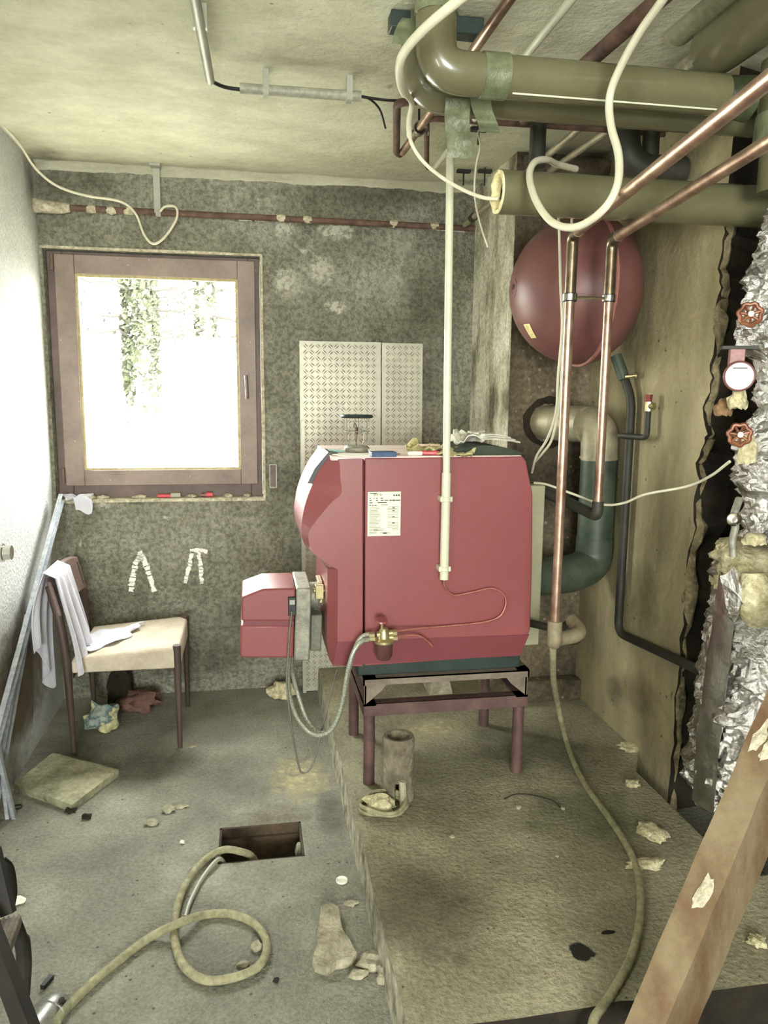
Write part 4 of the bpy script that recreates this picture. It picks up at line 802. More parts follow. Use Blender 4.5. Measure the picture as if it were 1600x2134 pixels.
conn(t1, 'end_wrap', [V((B_.x-.004, Y1, z_1)), V((B_.x+.075, Y1, z_1-.004))], [INR-.003, INR+.006], m_tapeD)
bm = NB(); bx(bm, ex+.19, B_.x-.01, Y1-.0015-INR*.5, Y1+.0015-INR*.5, z_1-INR*.87-.004, z_1-INR*.87); obj('seam_strip', bm, m_pvc, t1)
Y2 = 2.16; z_2 = at(1000, 203, Y2).z
t2 = thing('insulated_pipe', 'rear olive insulated pipe, lower and partly hidden behind the front one', 'pipe', (ex, Y2, z_2), 'olive insulated pipes')
ex2 = at(868, 200, Y2).x+.01
conn(t2, 'elbow', [V((ex2-.0, Y2, ZC)), V((ex2, Y2, z_2)), V((ex2+.15, Y2, z_2))], INR, m_ins, b=.10)
B2 = at(1540, 245, Y2); conn(t2, 'jacket', [V((ex2+.145, Y2, z_2)), V((B2.x+.05, Y2, z_2))], INR, m_ins)
conn(t2, 'tape_band', [V((ex2+.10, Y2, z_2)), V((ex2+.16, Y2, z_2))], INR+.003, m_tape)
def strip(name, pts, wd, mat, par, up=(1, 0, 0)):
    bm = NB(); P = crom(pts, 5); u = V(up); r0 = None
    for i, p in enumerate(P):
        r = [bm.verts.new(p-u*wd/2), bm.verts.new(p-u*wd*.15+V((0, -.004*math.sin(i), 0))), bm.verts.new(p+u*wd/2)]
        if r0:
            for k in range(2): bm.faces.new((r0[k], r0[k+1], r[k+1], r[k]))
        r0 = r
    o = obj(name, bm, mat, par, smooth=60); s = o.modifiers.new('solid', 'SOLIDIFY'); s.thickness = .0016; return o
strip('hanging_tape', [at(955, 205, 2.08), at(952, 250, 2.10), at(956, 290, 2.12), at(958, 330, 2.13)], .068, m_tape, t2)
strip('hanging_tape', [at(1000, 190, 2.02), at(1004, 225, 2.06), at(1015, 255, 2.08), at(1020, 276, 2.06)], .055, m_tape, t2)
strip('loose_tape', [at(858, 40, 2.10), at(845, 60, 2.08), at(836, 92, 2.07)], .05, m_tape, t2)
conn(t2, 'tape_band', [V((ex2, Y2, z_2+.10)), V((ex2, Y2, z_2+.15))], INR+.003, m_tape)
# pipe 3 with the cut end
Y3 = 2.2; c3 = at(1030, 400, Y3); z_3 = c3.z; R3 = .060
t3 = thing('insulated_pipe', 'olive insulated pipe with a cut open end showing cream foam, above the red vessel', 'pipe', c3, 'olive insulated pipes')
c3b = at(1038, 400, Y3)
bm = NB(); seg = 32; xs_ = [c3b.x, c3b.x+.3, 1.72]
rings = [[V((x, Y3+math.cos(2*math.pi*k/seg)*R3, z_3+math.sin(2*math.pi*k/seg)*R3)) for k in range(seg)] for x in xs_]; loft(bm, rings, caps=False); obj('jacket', bm, m_ins, t3)
bm = NB(); rings = []
for rr_, x in ((R3-.001, c3b.x+.02), (R3-.0015, c3b.x-.004), (R3-.012, c3b.x-.004), (R3-.016, c3b.x+.002), (R3-.017, c3b.x+.12)):
    rings.append([V((x+(.006*noise.noise(V((k*.5, 0, 0))) if x < c3b.x+.01 else 0), Y3+math.cos(2*math.pi*k/seg)*(rr_+.003*noise.noise(V((k*.6, 1, 0)))), z_3+math.sin(2*math.pi*k/seg)*(rr_+.003*noise.noise(V((k*.6, 1, 0)))))) for k in range(seg)])
loft(bm, rings, caps=False); obj('foam_ring', bm, M('cream_foam', (232, 216, 160), (246, 234, 186), rough=.9), t3)
bm = NB(); tube(bm, [V((c3b.x+.02, Y3, z_3)), V((c3b.x+.13, Y3, z_3))], R3-.018, 24); obj('inner_pipe', bm, m_dark, t3)
# vertical insulated pipe at the right
vx = at(1640, 250, 1.98)
t4 = thing('insulated_pipe', 'thick upright insulated pipe with green tape at the upper right frame edge', 'pipe', (vx.x, 1.98, 2.0), 'olive insulated pipes')
conn(t4, 'jacket', [V((vx.x, 1.98, ZC-.1)), V((vx.x, 1.98, at(1600, 245, 1.98).z))], .075, m_ins)
conn(t4, 'tape_band', [V((vx.x, 1.98, at(1600, 235, 1.98).z)), V((vx.x, 1.98, at(1600, 300, 1.98).z))], [.078, .082], m_tape)
conn(t4, 'lower_jacket', [V((vx.x, 1.98, at(1600, 298, 1.98).z)), V((vx.x, 1.98, at(1600, 400, 1.98).z))], .062, m_ins)
# big insulated pipe running back to front at the top right
c5 = at(1484, 108, 2.03); 
t5 = thing('insulated_pipe', 'thick glossy olive insulated pipe running towards the viewer at the upper right', 'pipe', c5, 'olive insulated pipes')
conn(t5, 'jacket', [c5, V((c5.x+.01, .7, c5.z))], .066, m_ins, 32)
conn(t5, 'inner_pipe', [c5+V((0, -.02, 0)), V((c5.x-.005, 2.32, c5.z))], .030, M('dusty_grey_pipe', (120, 116, 98), (176, 170, 148), scale=30, rough=.5, metal=.3), 20)
c6 = at(1412, 60, 2.12)
t6 = thing('insulated_pipe', 'dull green insulated pipe close under the ceiling, left of the thick glossy one', 'pipe', c6, 'olive insulated pipes')
conn(t6, 'jacket', [c6, V((c6.x+.01, .7, c6.z))], .045, M('dull_green_jacket', (112, 110, 84), (130, 128, 100), rough=.6), 24)
# ceiling rail pipes running to the back
def ypipe(name, x1, y1, x2, y2, z, r, mat, lab, near=.6, far=None):
    a_, b_ = atz(x1, y1, z), atz(x2, y2, z); d = (b_-a_)/(b_.y-a_.y); n_ = a_+d*(near-a_.y); f_ = b_ if far is None else a_+d*(far-a_.y)
    bm = NB(); tube(bm, [n_, f_], r, 14); return tag(obj(name, bm, mat), lab, 'pipe', 'ceiling pipes')
ypipe('copper_pipe', 1060, 0, 838, 318, 2.415, .014, m_copper, 'bare pinkish copper pipe under the ceiling passing behind the elbows')
ypipe('white_pipe', 1190, 0, 905, 350, 2.42, .011, m_pvc, 'thin cream pipe under the ceiling, right of the pinkish copper one')
ypipe('iron_pipe', 1372, 0, 1225, 130, 2.40, .021, m_rust, 'dark brown iron pipe under the ceiling behind the cream looping cable', far=2.6)
for k, (x0, y0, x1, y1, Ya, Yb, t_) in enumerate(((1215, 262, 968, 468, 2.75, 3.70, 'left one'), (1268, 272, 1010, 450, 2.7, 3.72, 'right one'))):
    tp = thing('branch_pipe', 'grey-brown pipe sloping down to the back wall behind the cut pipe end, '+t_, 'pipe', at(x1, y1, Yb), 'sloping pipes at the back wall')
    a_, b_ = at(x0, y0, Ya), at(x1, y1, Yb); conn(tp, 'pipe', [a_, b_], .013, m_flue, 12); d = (b_-a_).normalized(); conn(tp, 'clamp', [b_-d*.10, b_-d*.075], .019, m_iron, 14)
# brown pipe loops on the ceiling
z_ = 2.415
bm = NB(); tube(bm, bend([atz(834, 322, z_), atz(826, 318, z_), atz(827, 214, z_), atz(870, 210, z_)], .05), .013, 12); tag(obj('brown_pipe', bm, m_rust), 'brown pipe loop under the ceiling joining the pinkish copper pipe', 'pipe', 'brown ceiling pipes')
bm = NB(); tube(bm, bend([atz(892, 350, z_), atz(889, 345, z_), atz(889, 246, z_), atz(1290, 272, z_), atz(1500, 290, z_)], .04), .010, 12); tag(obj('brown_pipe', bm, m_rust), 'thinner dark pipe running right under the ceiling behind the olive pipes', 'pipe', 'brown ceiling pipes')
clp = thing('pipe_clamp', 'shiny metal clamp with black lining around the pinkish copper pipe', 'clamp', atz(868, 268, 2.40)); c = atz(868, 268, 2.415)
a_, b_ = atz(1060, 0, 2.415), atz(838, 318, 2.415); d = (b_-a_).normalized(); cc = a_+d*((c.y-a_.y)/d.y)
conn(clp, 'ring', [cc-d*.012, cc+d*.012], .024, m_chrome, 20); conn(clp, 'rubber', [cc-d*.016, cc+d*.016], .019, m_rubber, 20); conn(clp, 'bolt', [cc+V((.03, 0, 0)), cc+V((.03, 0, -.02))], .006, m_chrome, 8); conn(clp, 'rod', [cc+V((0, 0, .02)), V((cc.x, cc.y, ZC))], .004, m_iron, 8)
# black iron pipes at the right
ip = thing('iron_pipe', 'thick black iron elbow pipe with a riser half hidden behind the cut olive pipe', 'pipe', at(1400, 355, 2.55)); zz = at(1350, 352, 2.55).z
xi = at(1300, 350, 2.55).x
conn(ip, 'run', [V((xi, 2.55, ZC)), V((xi, 2.55, zz)), V((1.47, 2.55, zz))], .047, m_iron, b=.10)
for x in (1356,):
    X_ = at(x, 300, 2.55).x; conn(ip, 'riser', [V((X_, 2.55, zz)), V((X_, 2.55, ZC))], .028, m_iron, 18)
X_ = at(1120, 300, 2.6); conn(thing('iron_pipe', 'short black upright iron pipe between the olive pipes, above the cable loop', 'pipe', X_), 'riser', [V((X_.x, 2.6, at(1120, 348, 2.6).z)), V((X_.x, 2.6, ZC))], .027, m_iron, 18)
bm = NB(); p = at(1235, 345, 3.1); box(bm, V((1.30, 3.15, 2.36)), (.36, .09, .16)); tag(obj('plaster_ledge', bm, m_chim, rough=.02, rs=12, sub=4), 'crumbling dark ledge of render at the top of the chimney breast', 'ledge')
# cable trays on the ceiling, left
zc = 2.425
t = thing('ceiling_conduit', 'grey plastic conduit on the ceiling running towards the viewer', 'conduit', atz(420, 90, zc)); a_, b_ = atz(403, -20, zc), atz(438, 168, zc); conn(t, 'tube', [a_+(a_-b_)*1.5, b_], .0135, m_greyc, 14)
for f_ in (.35, ):
    p = a_.lerp(b_, f_); bm = NB(); bx(bm, p.x-.018, p.x+.018, p.y-.01, p.y+.01, p.z-.004, ZC); obj('clip', bm, m_greyc, t)
t = thing('cable_duct', 'grey cable duct hung by two clips below the ceiling', 'duct', atz(625, 193, zc)); a_, b_ = atz(500, 184, zc), atz(752, 201, zc); conn(t, 'tube', [a_, b_], .0155, M('grey_duct', (138, 138, 122), (156, 156, 138), rough=.5), 16)
for f_ in (.21, .9):
    p = a_.lerp(b_, f_); bm = NB(); bx(bm, p.x-.009, p.x+.009, p.y-.019, p.y+.019, p.z-.018, ZC); obj('clip', bm, m_greyc, t)
cable('black_cable', [atz(436, 163, zc), atz(446, 172, zc), atz(470, 182, zc), atz(505, 187, zc)], .006, m_rubber, 'black cable bending from the ceiling conduit into the grey duct', 'cable')
cable('black_cable', [atz(748, 200, zc), atz(775, 205, zc), atz(810, 209, zc), atz(862, 211, zc+.01)], .0045, m_rubber, 'black cable leaving the grey duct straight towards the elbows', 'cable')
cable('black_cable', [atz(750, 201, zc), atz(772, 208, zc-.005), atz(792, 230, zc-.015), atz(803, 267, zc-.04)], .0035, m_rubber, 'thin black cable end curling down from the right end of the grey duct', 'cable')
# thick white cables
cable('thick_cable', ats([(1010, -40, 1.62), (950, 5, 1.68), (890, 55, 1.75), (850, 98, 1.83), (834, 130, 1.88), (834, 165, 1.96), (842, 192, 2.06), (858, 215, 2.22), (852, 255, 2.3), (858, 300, 2.34), (890, 345, 2.34), (945, 385, 2.30), (1000, 410, 2.24), (1040, 415, 2.21)]), [.011]*50+[.008]*20+[.0055]*35, m_cable, 'cream cable wrapped around the left elbows and ending in the cut pipe', 'cable', seg=12)
cable('thick_cable', ats([(1400, -30, 1.55), (1375, 8, 1.6), (1330, 72, 1.70), (1288, 150, 1.80), (1270, 205, 1.84), (1273, 262, 1.82), (1289, 325, 1.78), (1285, 390, 1.74), (1252, 442, 1.76), (1200, 473, 1.84), (1152, 464, 1.92), (1118, 420, 2.0), (1103, 368, 2.08), (1114, 338, 2.14), (1140, 333, 2.22), (1160, 342, 2.32), (1200, 352, 2.4)]), .0095, m_cable, 'thick cream cable hanging in a big loop in front of the olive pipes', 'cable', seg=12)
cable('thin_cable', ats([(1163, 440, 2.38), (1166, 520, 2.4), (1168, 600, 2.4), (1171, 680, 2.4), (1163, 780, 2.42), (1158, 860, 2.45), (1140, 915, 2.5), (1118, 950, 2.55), (1108, 985, 2.62)]), .0045, m_cable, 'thin cream cable hanging over the vessel, left of the pair', 'cable', group='thin cables beside the copper pipes')
cable('thin_cable', ats([(1192, 440, 2.38), (1189, 520, 2.4), (1180, 590, 2.4), (1174, 660, 2.41), (1170, 780, 2.43), (1164, 850, 2.46), (1150, 915, 2.5), (1130, 945, 2.55), (1112, 965, 2.62)]), .0045, m_cable, 'thin cream cable hanging over the vessel, right of the pair', 'cable', group='thin cables beside the copper pipes')
cable('hanging_wire', ats([(997, 270, 2.75), (996, 282, 2.7), (1000, 305, 2.6), (991, 350, 2.6), (989, 410, 2.6), (1000, 465, 2.6), (1016, 515, 2.6)]), .003, m_cable, 'thin white wire dangling beside the cream conduit', 'wire')
for x, y, Y, L_, t_ in ((966, 357, 3.5, .06, 'left one'), (1010, 357, 3.45, .06, 'right one'), (997, 270, 2.75, .05, 'nearest one, above the white wire')):
    p = at(x, y, Y); bm = NB(); bx(bm, p.x-.03, p.x+.03, p.y-.012, p.y+.012, p.z-.006, p.z+.006); tube(bm, [p, p-V((0, 0, L_))], .004, 8); tube(bm, [V((p.x, p.y, p.z)), V((p.x, p.y, ZC))], .004, 8); tag(obj('hook_bracket', bm, m_iron), 'small black hook bracket near the white conduit, '+t_, 'bracket', 'black ceiling brackets')
cable('threaded_rod', [at(1228, 112, 2.35), V((at(1228, 112, 2.35).x, 2.35, ZC))], .003, m_iron, 'thin threaded rod coming down from the ceiling near the dark brown pipe', 'rod')
bm = NB(); a_, b_ = atz(815, 42, ZC-.03), atz(1010, 58, ZC-.03); bx(bm, a_.x, b_.x, a_.y, a_.y+.05, ZC-.045, ZC-.002); tag(obj('ceiling_rail', bm, m_teal, bev=.003), 'dark green bar on the ceiling behind the elbows', 'rail')
# ------------------------------------------------------------------ copper pipes A and B
pa = thing('copper_pipe', 'left upright copper pipe, bent at the top towards the upper right', 'pipe', at(1150, 1335, 2.2), 'upright copper pipes')
YA = 2.2; e_ = at(1198, 490, YA); bt = at(1152, 1300, YA); xA = (e_.x+bt.x)/2
up_ = at(1570, 312, 1.12); z_a = e_.z; d = (V((up_.x, up_.y, z_a))-V((xA, YA, z_a))); 
conn(pa, 'pipe', [V((xA, YA, z_a))+d*1.5, V((xA, YA, z_a)), V((xA, YA, bt.z))], .0145, m_copper, 18, b=.035)
dn = d.normalized()
conn(pa, 'elbow', [V((xA, YA, z_a))+dn*.06, V((xA, YA, z_a)), V((xA, YA, z_a-.06))], .0172, m_copperB, 18, b=.036)
conn(pa, 'dark_sleeve', [V((xA, YA, z_a-.05)), V((xA, YA, at(1190, 612, YA).z))], .0168, m_copperB, 18)
conn(pa, 'bottom_elbow', [V((xA, YA, bt.z+.01)), V((xA, YA, bt.z-.065)), V((xA+.02, YA+.05, bt.z-.07)), V((xA+.125, YA+.06, bt.z-.06)), V((xA+.13, YA+.16, bt.z-.045))], .023, M('grey_brown_fitting', (120, 110, 88), (146, 134, 110), rough=.5), 18, b=.05)
pb = thing('copper_pipe', 'right upright copper pipe, bent at the top towards the upper right', 'pipe', at(1245, 1050, 2.4), 'upright copper pipes')
YB = 2.36; e2 = at(1276, 500, YB); b2 = at(1245, 1045, YB); xB = (e2.x+b2.x)/2; z_b = e2.z
up2 = at(1590, 382, 1.42); d2 = V((up2.x, up2.y, z_b))-V((xB, YB, z_b)); dn2 = d2.normalized()
conn(pb, 'pipe', [V((xB, YB, z_b))+d2*1.5, V((xB, YB, z_b)), V((xB, YB, b2.z-.03))], .0150, m_copper, 18, b=.04)
conn(pb, 'elbow', [V((xB, YB, z_b))+dn2*.07, V((xB, YB, z_b)), V((xB, YB, z_b-.07))], .0185, m_copperB, 18, b=.05)
conn(pb, 'dark_sleeve', [V((xB, YB, z_b-.06)), V((xB, YB, at(1270, 620, YB).z))], .0180, m_copperB, 18)
conn(pb, 'return_bend', [V((xB, YB, b2.z)), V((xB, YB, b2.z-.05)), V((xB-.02, YB+.22, b2.z-.03)), V((1.0, 2.74, b2.z+.02))], .019, m_iron, 16, b=.04)
br = thing('pipe_bridge', 'shiny double clamp bridging the two upright copper pipes', 'clamp', at(1230, 622, 2.28)); zc_ = at(1188, 620, YA).z
ca, cb = V((xA, YA, zc_)), V((xB, YB, at(1270, 622, YB).z))
for c_ in (ca, cb): conn(br, 'ring', [c_-V((0, 0, .009)), c_+V((0, 0, .009))], .0225, m_chrome, 20); conn(br, 'rubber', [c_-V((0, 0, .012)), c_+V((0, 0, .012))], .0195, m_rubber, 20)
dd = (cb-ca).normalized(); conn(br, 'threaded_bar', [ca+dd*.02, cb-dd*.02], .0045, m_chrome, 10)
# pump / boiler return behind the bottom elbow
p = at(1190, 1318, 2.45); pm = thing('return_valve', 'dark round valve body between boiler and wall behind the left copper pipe', 'valve', p); bm = NB(); lathe(bm, [(0, -.03), (.03, -.03), (.042, -.015), (.042, .015), (.03, .03), (0, .03)], p, (-.3, -1, 0), 24); obj('valve_body', bm, m_iron, pm); conn(pm, 'pipe', [p, V((.98, 2.6, p.z))], .014, m_iron, 12)
# ------------------------------------------------------------------ flue
fl_ = thing('flue_pipe', 'grey-green sheet metal flue coming out of the chimney and bending down to the boiler', 'flue', (1.3, 3.0, 1.0))
h = at(1132, 880, 3.2); FR = .072
e1 = V((h.x+.02, 3.2, h.z)); e2_ = at(1212, 888, 2.93); v2 = at(1222, 1125, 2.93)
xf = at(1246, 1000, 2.93).x
conn(fl_, 'horizontal_pipe', [V((h.x, 3.24, h.z)), V((h.x+.03, 3.12, h.z)), V((xf-.05, 2.96, h.z))], FR, m_flue, 28)
conn(fl_, 'top_elbow', [V((h.x+.03, 3.11, h.z)), V((xf-.005, 2.93, h.z)), V((xf, 2.93, h.z-.14))], FR+.003, m_flue, 28, b=.09)
conn(fl_, 'vertical_pipe', [V((xf, 2.93, h.z-.13)), V((xf, 2.93, v2.z))], FR+.001, m_flueD, 28)
conn(fl_, 'lower_elbow', [V((xf, 2.93, v2.z+.01)), V((xf, 2.93, v2.z-.10)), V((xf-.10, 2.90, v2.z-.135)), V((1.1, 2.86, v2.z-.135))], FR+.004, m_flueD, 28, b=.09)
conn(fl_, 'joint_band', [V((xf, 2.93, h.z-.135)), V((xf, 2.93, h.z-.128))], FR+.007, m_flue, 28)
p = V((xf-.035, 2.93-FR-.003, h.z-.01)); bm = NB(); tube(bm, [p, p+V((0, -.006, 0))], .006, 8); box(bm, p+V((0, -.005, 0)), (.022, .004, .006), Matrix.Rotation(.6, 3, 'Y')); box(bm, p+V((0, -.005, 0)), (.022, .004, .006), Matrix.Rotation(-.9, 3, 'Y')); obj('wing_bolt', bm, m_rubber, fl_)
bm = NB(); rr_ = [];
for r_, y_ in ((.082, 3.196), (.112, 3.196), (.11, 3.2)): rr_.append([V((h.x+.02+math.cos(k*.2618)*r_*(1+.18*noise.noise(V((k, r_*20, 0)))), y_, h.z+math.sin(k*.2618)*r_*(1+.18*noise.noise(V((k, r_*20, 3)))))) for k in range(24)])
loft(bm, rr_, caps=False); obj('broken_wall_ring', bm, m_dark, chim)
# ------------------------------------------------------------------ expansion vessel
vc = V((1.265, 2.85, at(1225, 606, 2.85).z)); ax = V((-1, .0, 0)).normalized(); VR = .278
ves = thing('expansion_vessel', 'large round maroon expansion vessel hanging at the right wall', 'vessel', vc)
bm = NB(); lathe(bm, [(VR*math.cos(t_*math.pi/2/14), VR*1.0*math.sin(t_*math.pi/2/14)) for t_ in range(14)]+[(0.0, VR)], vc, ax, 56); obj('front_dome', bm, m_ves, ves, smooth=60)
bm = NB(); lathe(bm, [(VR*math.cos(t_*math.pi/2/10), -VR*.73*math.sin(t_*math.pi/2/10)) for t_ in range(10)]+[(0.0, -VR*.73)], vc, ax, 56); obj('rear_dome', bm, m_ves, ves, smooth=60)
bm = NB(); lathe(bm, [(VR-.004, -.007), (VR+.008, -.005), (VR+.008, .005), (VR-.004, .007)], vc, ax, 56); obj('seam_rim', bm, M('pinkish_rim', (150, 98, 92), (168, 116, 108), rough=.4), ves)
pv = vc+ax*VR*.985; bm = NB(); lathe(bm, [(.038, -.006), (.034, .004), (.02, .005), (.016, -.002), (0, -.002)], pv, ax, 24); tube(bm, [pv, pv+ax*.012], .005, 8); obj('filling_valve', bm, m_ves, ves)
bm = NB(); tube(bm, [pv+ax*.004+V((.003, -.006, 0)), pv+ax*.008+V((.003, -.006, .012))], .006, 8); obj('valve_cap', bm, m_rubber, ves)
# sticker on the lower left of the dome
def sph(az, el): 
    s = ax.cross(V((0, 0, 1))).normalized(); return vc+(ax*math.cos(az)*math.cos(el)+s*math.sin(az)*math.cos(el)+V((0, 0, 1))*math.sin(el))*(VR+.0015)
best = None
tgt = at(1082, 706, 2.80); dv = (tgt-vc).normalized(); s_ = ax.cross(V((0, 0, 1))).normalized(); az0 = math.atan2(dv.dot(s_), dv.dot(ax)); el0 = math.asin(max(-1, min(1, dv.z)))
bm = NB(); g = [[bm.verts.new(sph(az0-.10+.17*i/4, el0-.11+.22*j/5)) for j in range(6)] for i in range(5)]
for i in range(4):
    for j in range(5): bm.faces.new((g[i][j], g[i+1][j], g[i+1][j+1], g[i][j+1]))
o = obj('sticker', bm, M('yellow_sticker', (226, 212, 148), (236, 224, 166), rough=.5), ves)
conn(ves, 'outlet_fitting', [at(1283, 742, 2.84), at(1293, 768, 2.82), at(1300, 790, 2.81)], .022, m_flueD, 16); 
p = at(1303, 785, 2.78); conn(ves, 'drain_cock', [p, p+V((.03, -.02, .004))], .008, m_brass, 10); conn(ves, 'drain_knob', [p+V((.03, -.02, .004)), p+V((.036, -.024, .004))], .012, m_brass, 12)
# black expansion pipe down the wall
bp = thing('black_pipe', 'black pipe running down the plaster wall below the vessel and turning right near the floor', 'pipe', at(1290, 1300, 2.78))
P = [at(1296, 775, 2.82), at(1318, 830, 2.78), at(1313, 960, 2.77), at(1290, 1300, 2.74)]
xq = at(1312, 900, 2.77).x; P = [at(1297, 778, 2.82), V((xq, 2.77, at(1312, 830, 2.77).z)), V((xq, 2.77, at(1290, 1318, 2.77).z)), atx(1465, 1400, 1.42)]
conn(bp, 'pipe', P, .0165, m_iron, 16, b=.06)
sv = thing('safety_valve', 'brass safety valve with a red cap on a short upright dark pipe', 'valve', at(1345, 910, 2.74)); p = at(1348, 912, 2.72); p = atx(1347, 912, 1.44); SY_ = p.y
q = atx(1352, 850, 1.44); conn(sv, 'pipe', [V((1.40, SY_+.13, p.z)), V((p.x, SY_, p.z)), V((p.x, SY_, q.z))], .011, m_iron, 14, b=.02)
conn(sv, 'valve_body', [V((p.x, SY_, q.z-.012)), V((p.x, SY_, q.z+.022))], .014, m_brass, 8); conn(sv, 'outlet', [V((p.x, SY_, q.z+.006)), V((p.x+.012, SY_-.02, q.z+.006))], .013, m_brass, 14); conn(sv, 'red_cap', [V((p.x-.002, SY_, q.z+.022)), V((p.x-.002, SY_, q.z+.048))], [.012, .015], M('dull_red_cap', (120, 48, 42), (136, 62, 54), rough=.5), 16)
# cream cable across the plaster wall
cable('wall_cable', ats([(1112, 1006, 2.66), (1140, 1010, 2.64), (1190, 1028, 2.58), (1255, 1051, 2.5), (1300, 1048, 2.44), (1345, 1030, 2.36), (1430, 1014, 2.24), (1480, 992, 2.1), (1520, 962, 1.98)]), .0045, m_cable, 'cream cable sagging from behind the boiler across to the foil-wrapped pipes', 'cable')
# ------------------------------------------------------------------ foil-wrapped manifold
FX, FYc = at(1640, 700, 1.98).x, 1.98
def foilcyl(name, prof, mat, par, amp=.014, seg=44, zn=None, cx=None, cy=None, rs=16, flat_=True):
    bm = NB(); cx = cx or FX; cy = cy or FYc; rings = []
    zt_, zb_ = prof[0][0], prof[-1][0]; n = zn or int(abs(zt_-zb_)/.010)
    for i in range(n+1):
        z = zt_+(zb_-zt_)*i/n
        for (za, ra, xa_), (zb2, rb2, xb_) in zip(prof, prof[1:]):
            if za >= z >= zb2-1e-6: f_ = (za-z)/max(1e-6, za-zb2); r = ra+(rb2-ra)*f_; xo = xa_+(xb_-xa_)*f_; break
        row = []
        for k in range(seg):
            a_ = 2*math.pi*k/seg; q = V((math.cos(a_)*r, math.sin(a_)*r, z)); dn_ = amp*(1.5*abs(noise.noise(V((q.x*rs, q.y*rs, z*rs*1.2))))-.4)+amp*.9*(abs(noise.noise(V((q.x*rs*2.6+5, q.y*rs*2.6, z*rs*3))))-.2)+amp*.35*noise.noise(V((q.x*rs*7, q.y*rs*7, z*rs*7)))
            row.append(V((cx+xo+math.cos(a_)*(r+dn_), cy+math.sin(a_)*(r+dn_), z+random.uniform(-.003, .003))))
        rings.append(row)
    loft(bm, rings); bmesh.ops.triangulate(bm, faces=[f for f in bm.faces if len(f.verts) == 4]); return obj(name, bm, mat, par, smooth=22 if flat_ else 60)
man = thing('foil_manifold', 'upper foil-wrapped pipe column at the right frame edge, with red-brown valve wheels', 'pipe', (FX, FYc, 1.0))
zf = lambda y, Y=1.85: at(1560, y, Y).z
rr0 = FX-at(1553, 420, 1.9).x
foilcyl('foil_wrap', [(zf(395), .085, 0), (zf(480), .088, 0), (zf(540), .118, 0), (zf(640), .128, 0), (zf(720), .125, 0), (zf(745), .075, .0), (zf(870), .07, .01), (zf(930), .115, 0), (zf(1010), .11, 0), (zf(1060), .085, .01), (zf(1145), .08, .01)], m_foil, man, amp=.034, seg=90, rs=11)
foilcyl('foil_wrap', [(zf(700), .06, 0), (zf(820), .058, 0), (zf(960), .06, .0), (zf(1145), .06, .01)], m_foil, man, amp=.018, cx=FX+.06, cy=FYc-.09)
def wheel(px, py, Y, rad, lab):
    c = at(px, py, Y); t = thing('valve_wheel', lab, 'valve wheel', c, 'red-brown valve wheels'); axd = V((-.45, -1, .05)).normalized()
    u = axd.orthogonal().normalized(); w_ = axd.cross(u)
    bm = NB(); n = 40; tube(bm, [c+(u*math.cos(2*math.pi*k/n)+w_*math.sin(2*math.pi*k/n))*rad*(1+.09*math.cos(k*2*math.pi/n*7)) for k in range(n+1)], .0055, 8, caps=False); obj('rim', bm, m_rustO, t)
    for k in range(7):
        a_ = 2*math.pi*k/7; bm = NB(); tube(bm, [c-axd*.004, c+(u*math.cos(a_)+w_*math.sin(a_))*rad-axd*.0], [.0045, .0035], 6); obj('spoke', bm, m_rustO, t)
    bm = NB(); tube(bm, [c+axd*.012, c-axd*.07], .007, 10); obj('spindle', bm, m_brass, t)
wheel(1563, 655, 1.79, .026, 'upper red-brown valve wheel sticking out of the foil wrapping'); wheel(1541, 906, 1.80, .026, 'lower red-brown valve wheel below the round thermometer')
th = thing('thermometer', 'round white dial thermometer on a maroon holder between the valve wheels', 'thermometer', at(1540, 784, 1.80)); c = at(1540, 784, 1.80); axd = V((-.45, -1, 0)).normalized()
bm = NB(); lathe(bm, [(0, -.012), (.036, -.012), (.039, 0), (.037, .005), (.034, .003), (0, .003)], c, axd, 32); obj('case', bm, m_ves, th)
bm = NB(); lathe(bm, [(.0335, .0035), (.0, .0045)], c, axd, 32); dial = obj('dial', bm, M('cream_dial', (232, 228, 208), (240, 236, 218), rough=.3), th)
bm = NB(); lathe(bm, [(.011, .005), (.010, .009), (0, .009)], c, axd, 20); obj('centre_knob', bm, m_chrome, th)
u = axd.cross(V((0, 0, 1))).normalized(); bm = NB(); beam(bm, c+axd*.0095-V((0, 0, .010)), c+axd*.0095+V((0, 0, .010)), .0015, .0012); q = c+axd*.0052+V((0, 0, .020)); beam(bm, q-u*.017, q+u*.017, .0012, .003); obj('marking', bm, m_ink, dial)
bm = NB(); box(bm, c+V((.003, .022, .046)), (.036, .03, .046), Matrix.Rotation(-.42, 3, 'Z')); obj('holder', bm, M('maroon_holder', (140, 98, 96), (156, 112, 110), rough=.5), th, bev=.002)
bm = NB(); box(bm, c+V((.01, .025, .072)), (.085, .05, .008), Matrix.Rotation(-.42, 3, 'Z')); obj('cover_plate', bm, m_iron, th)
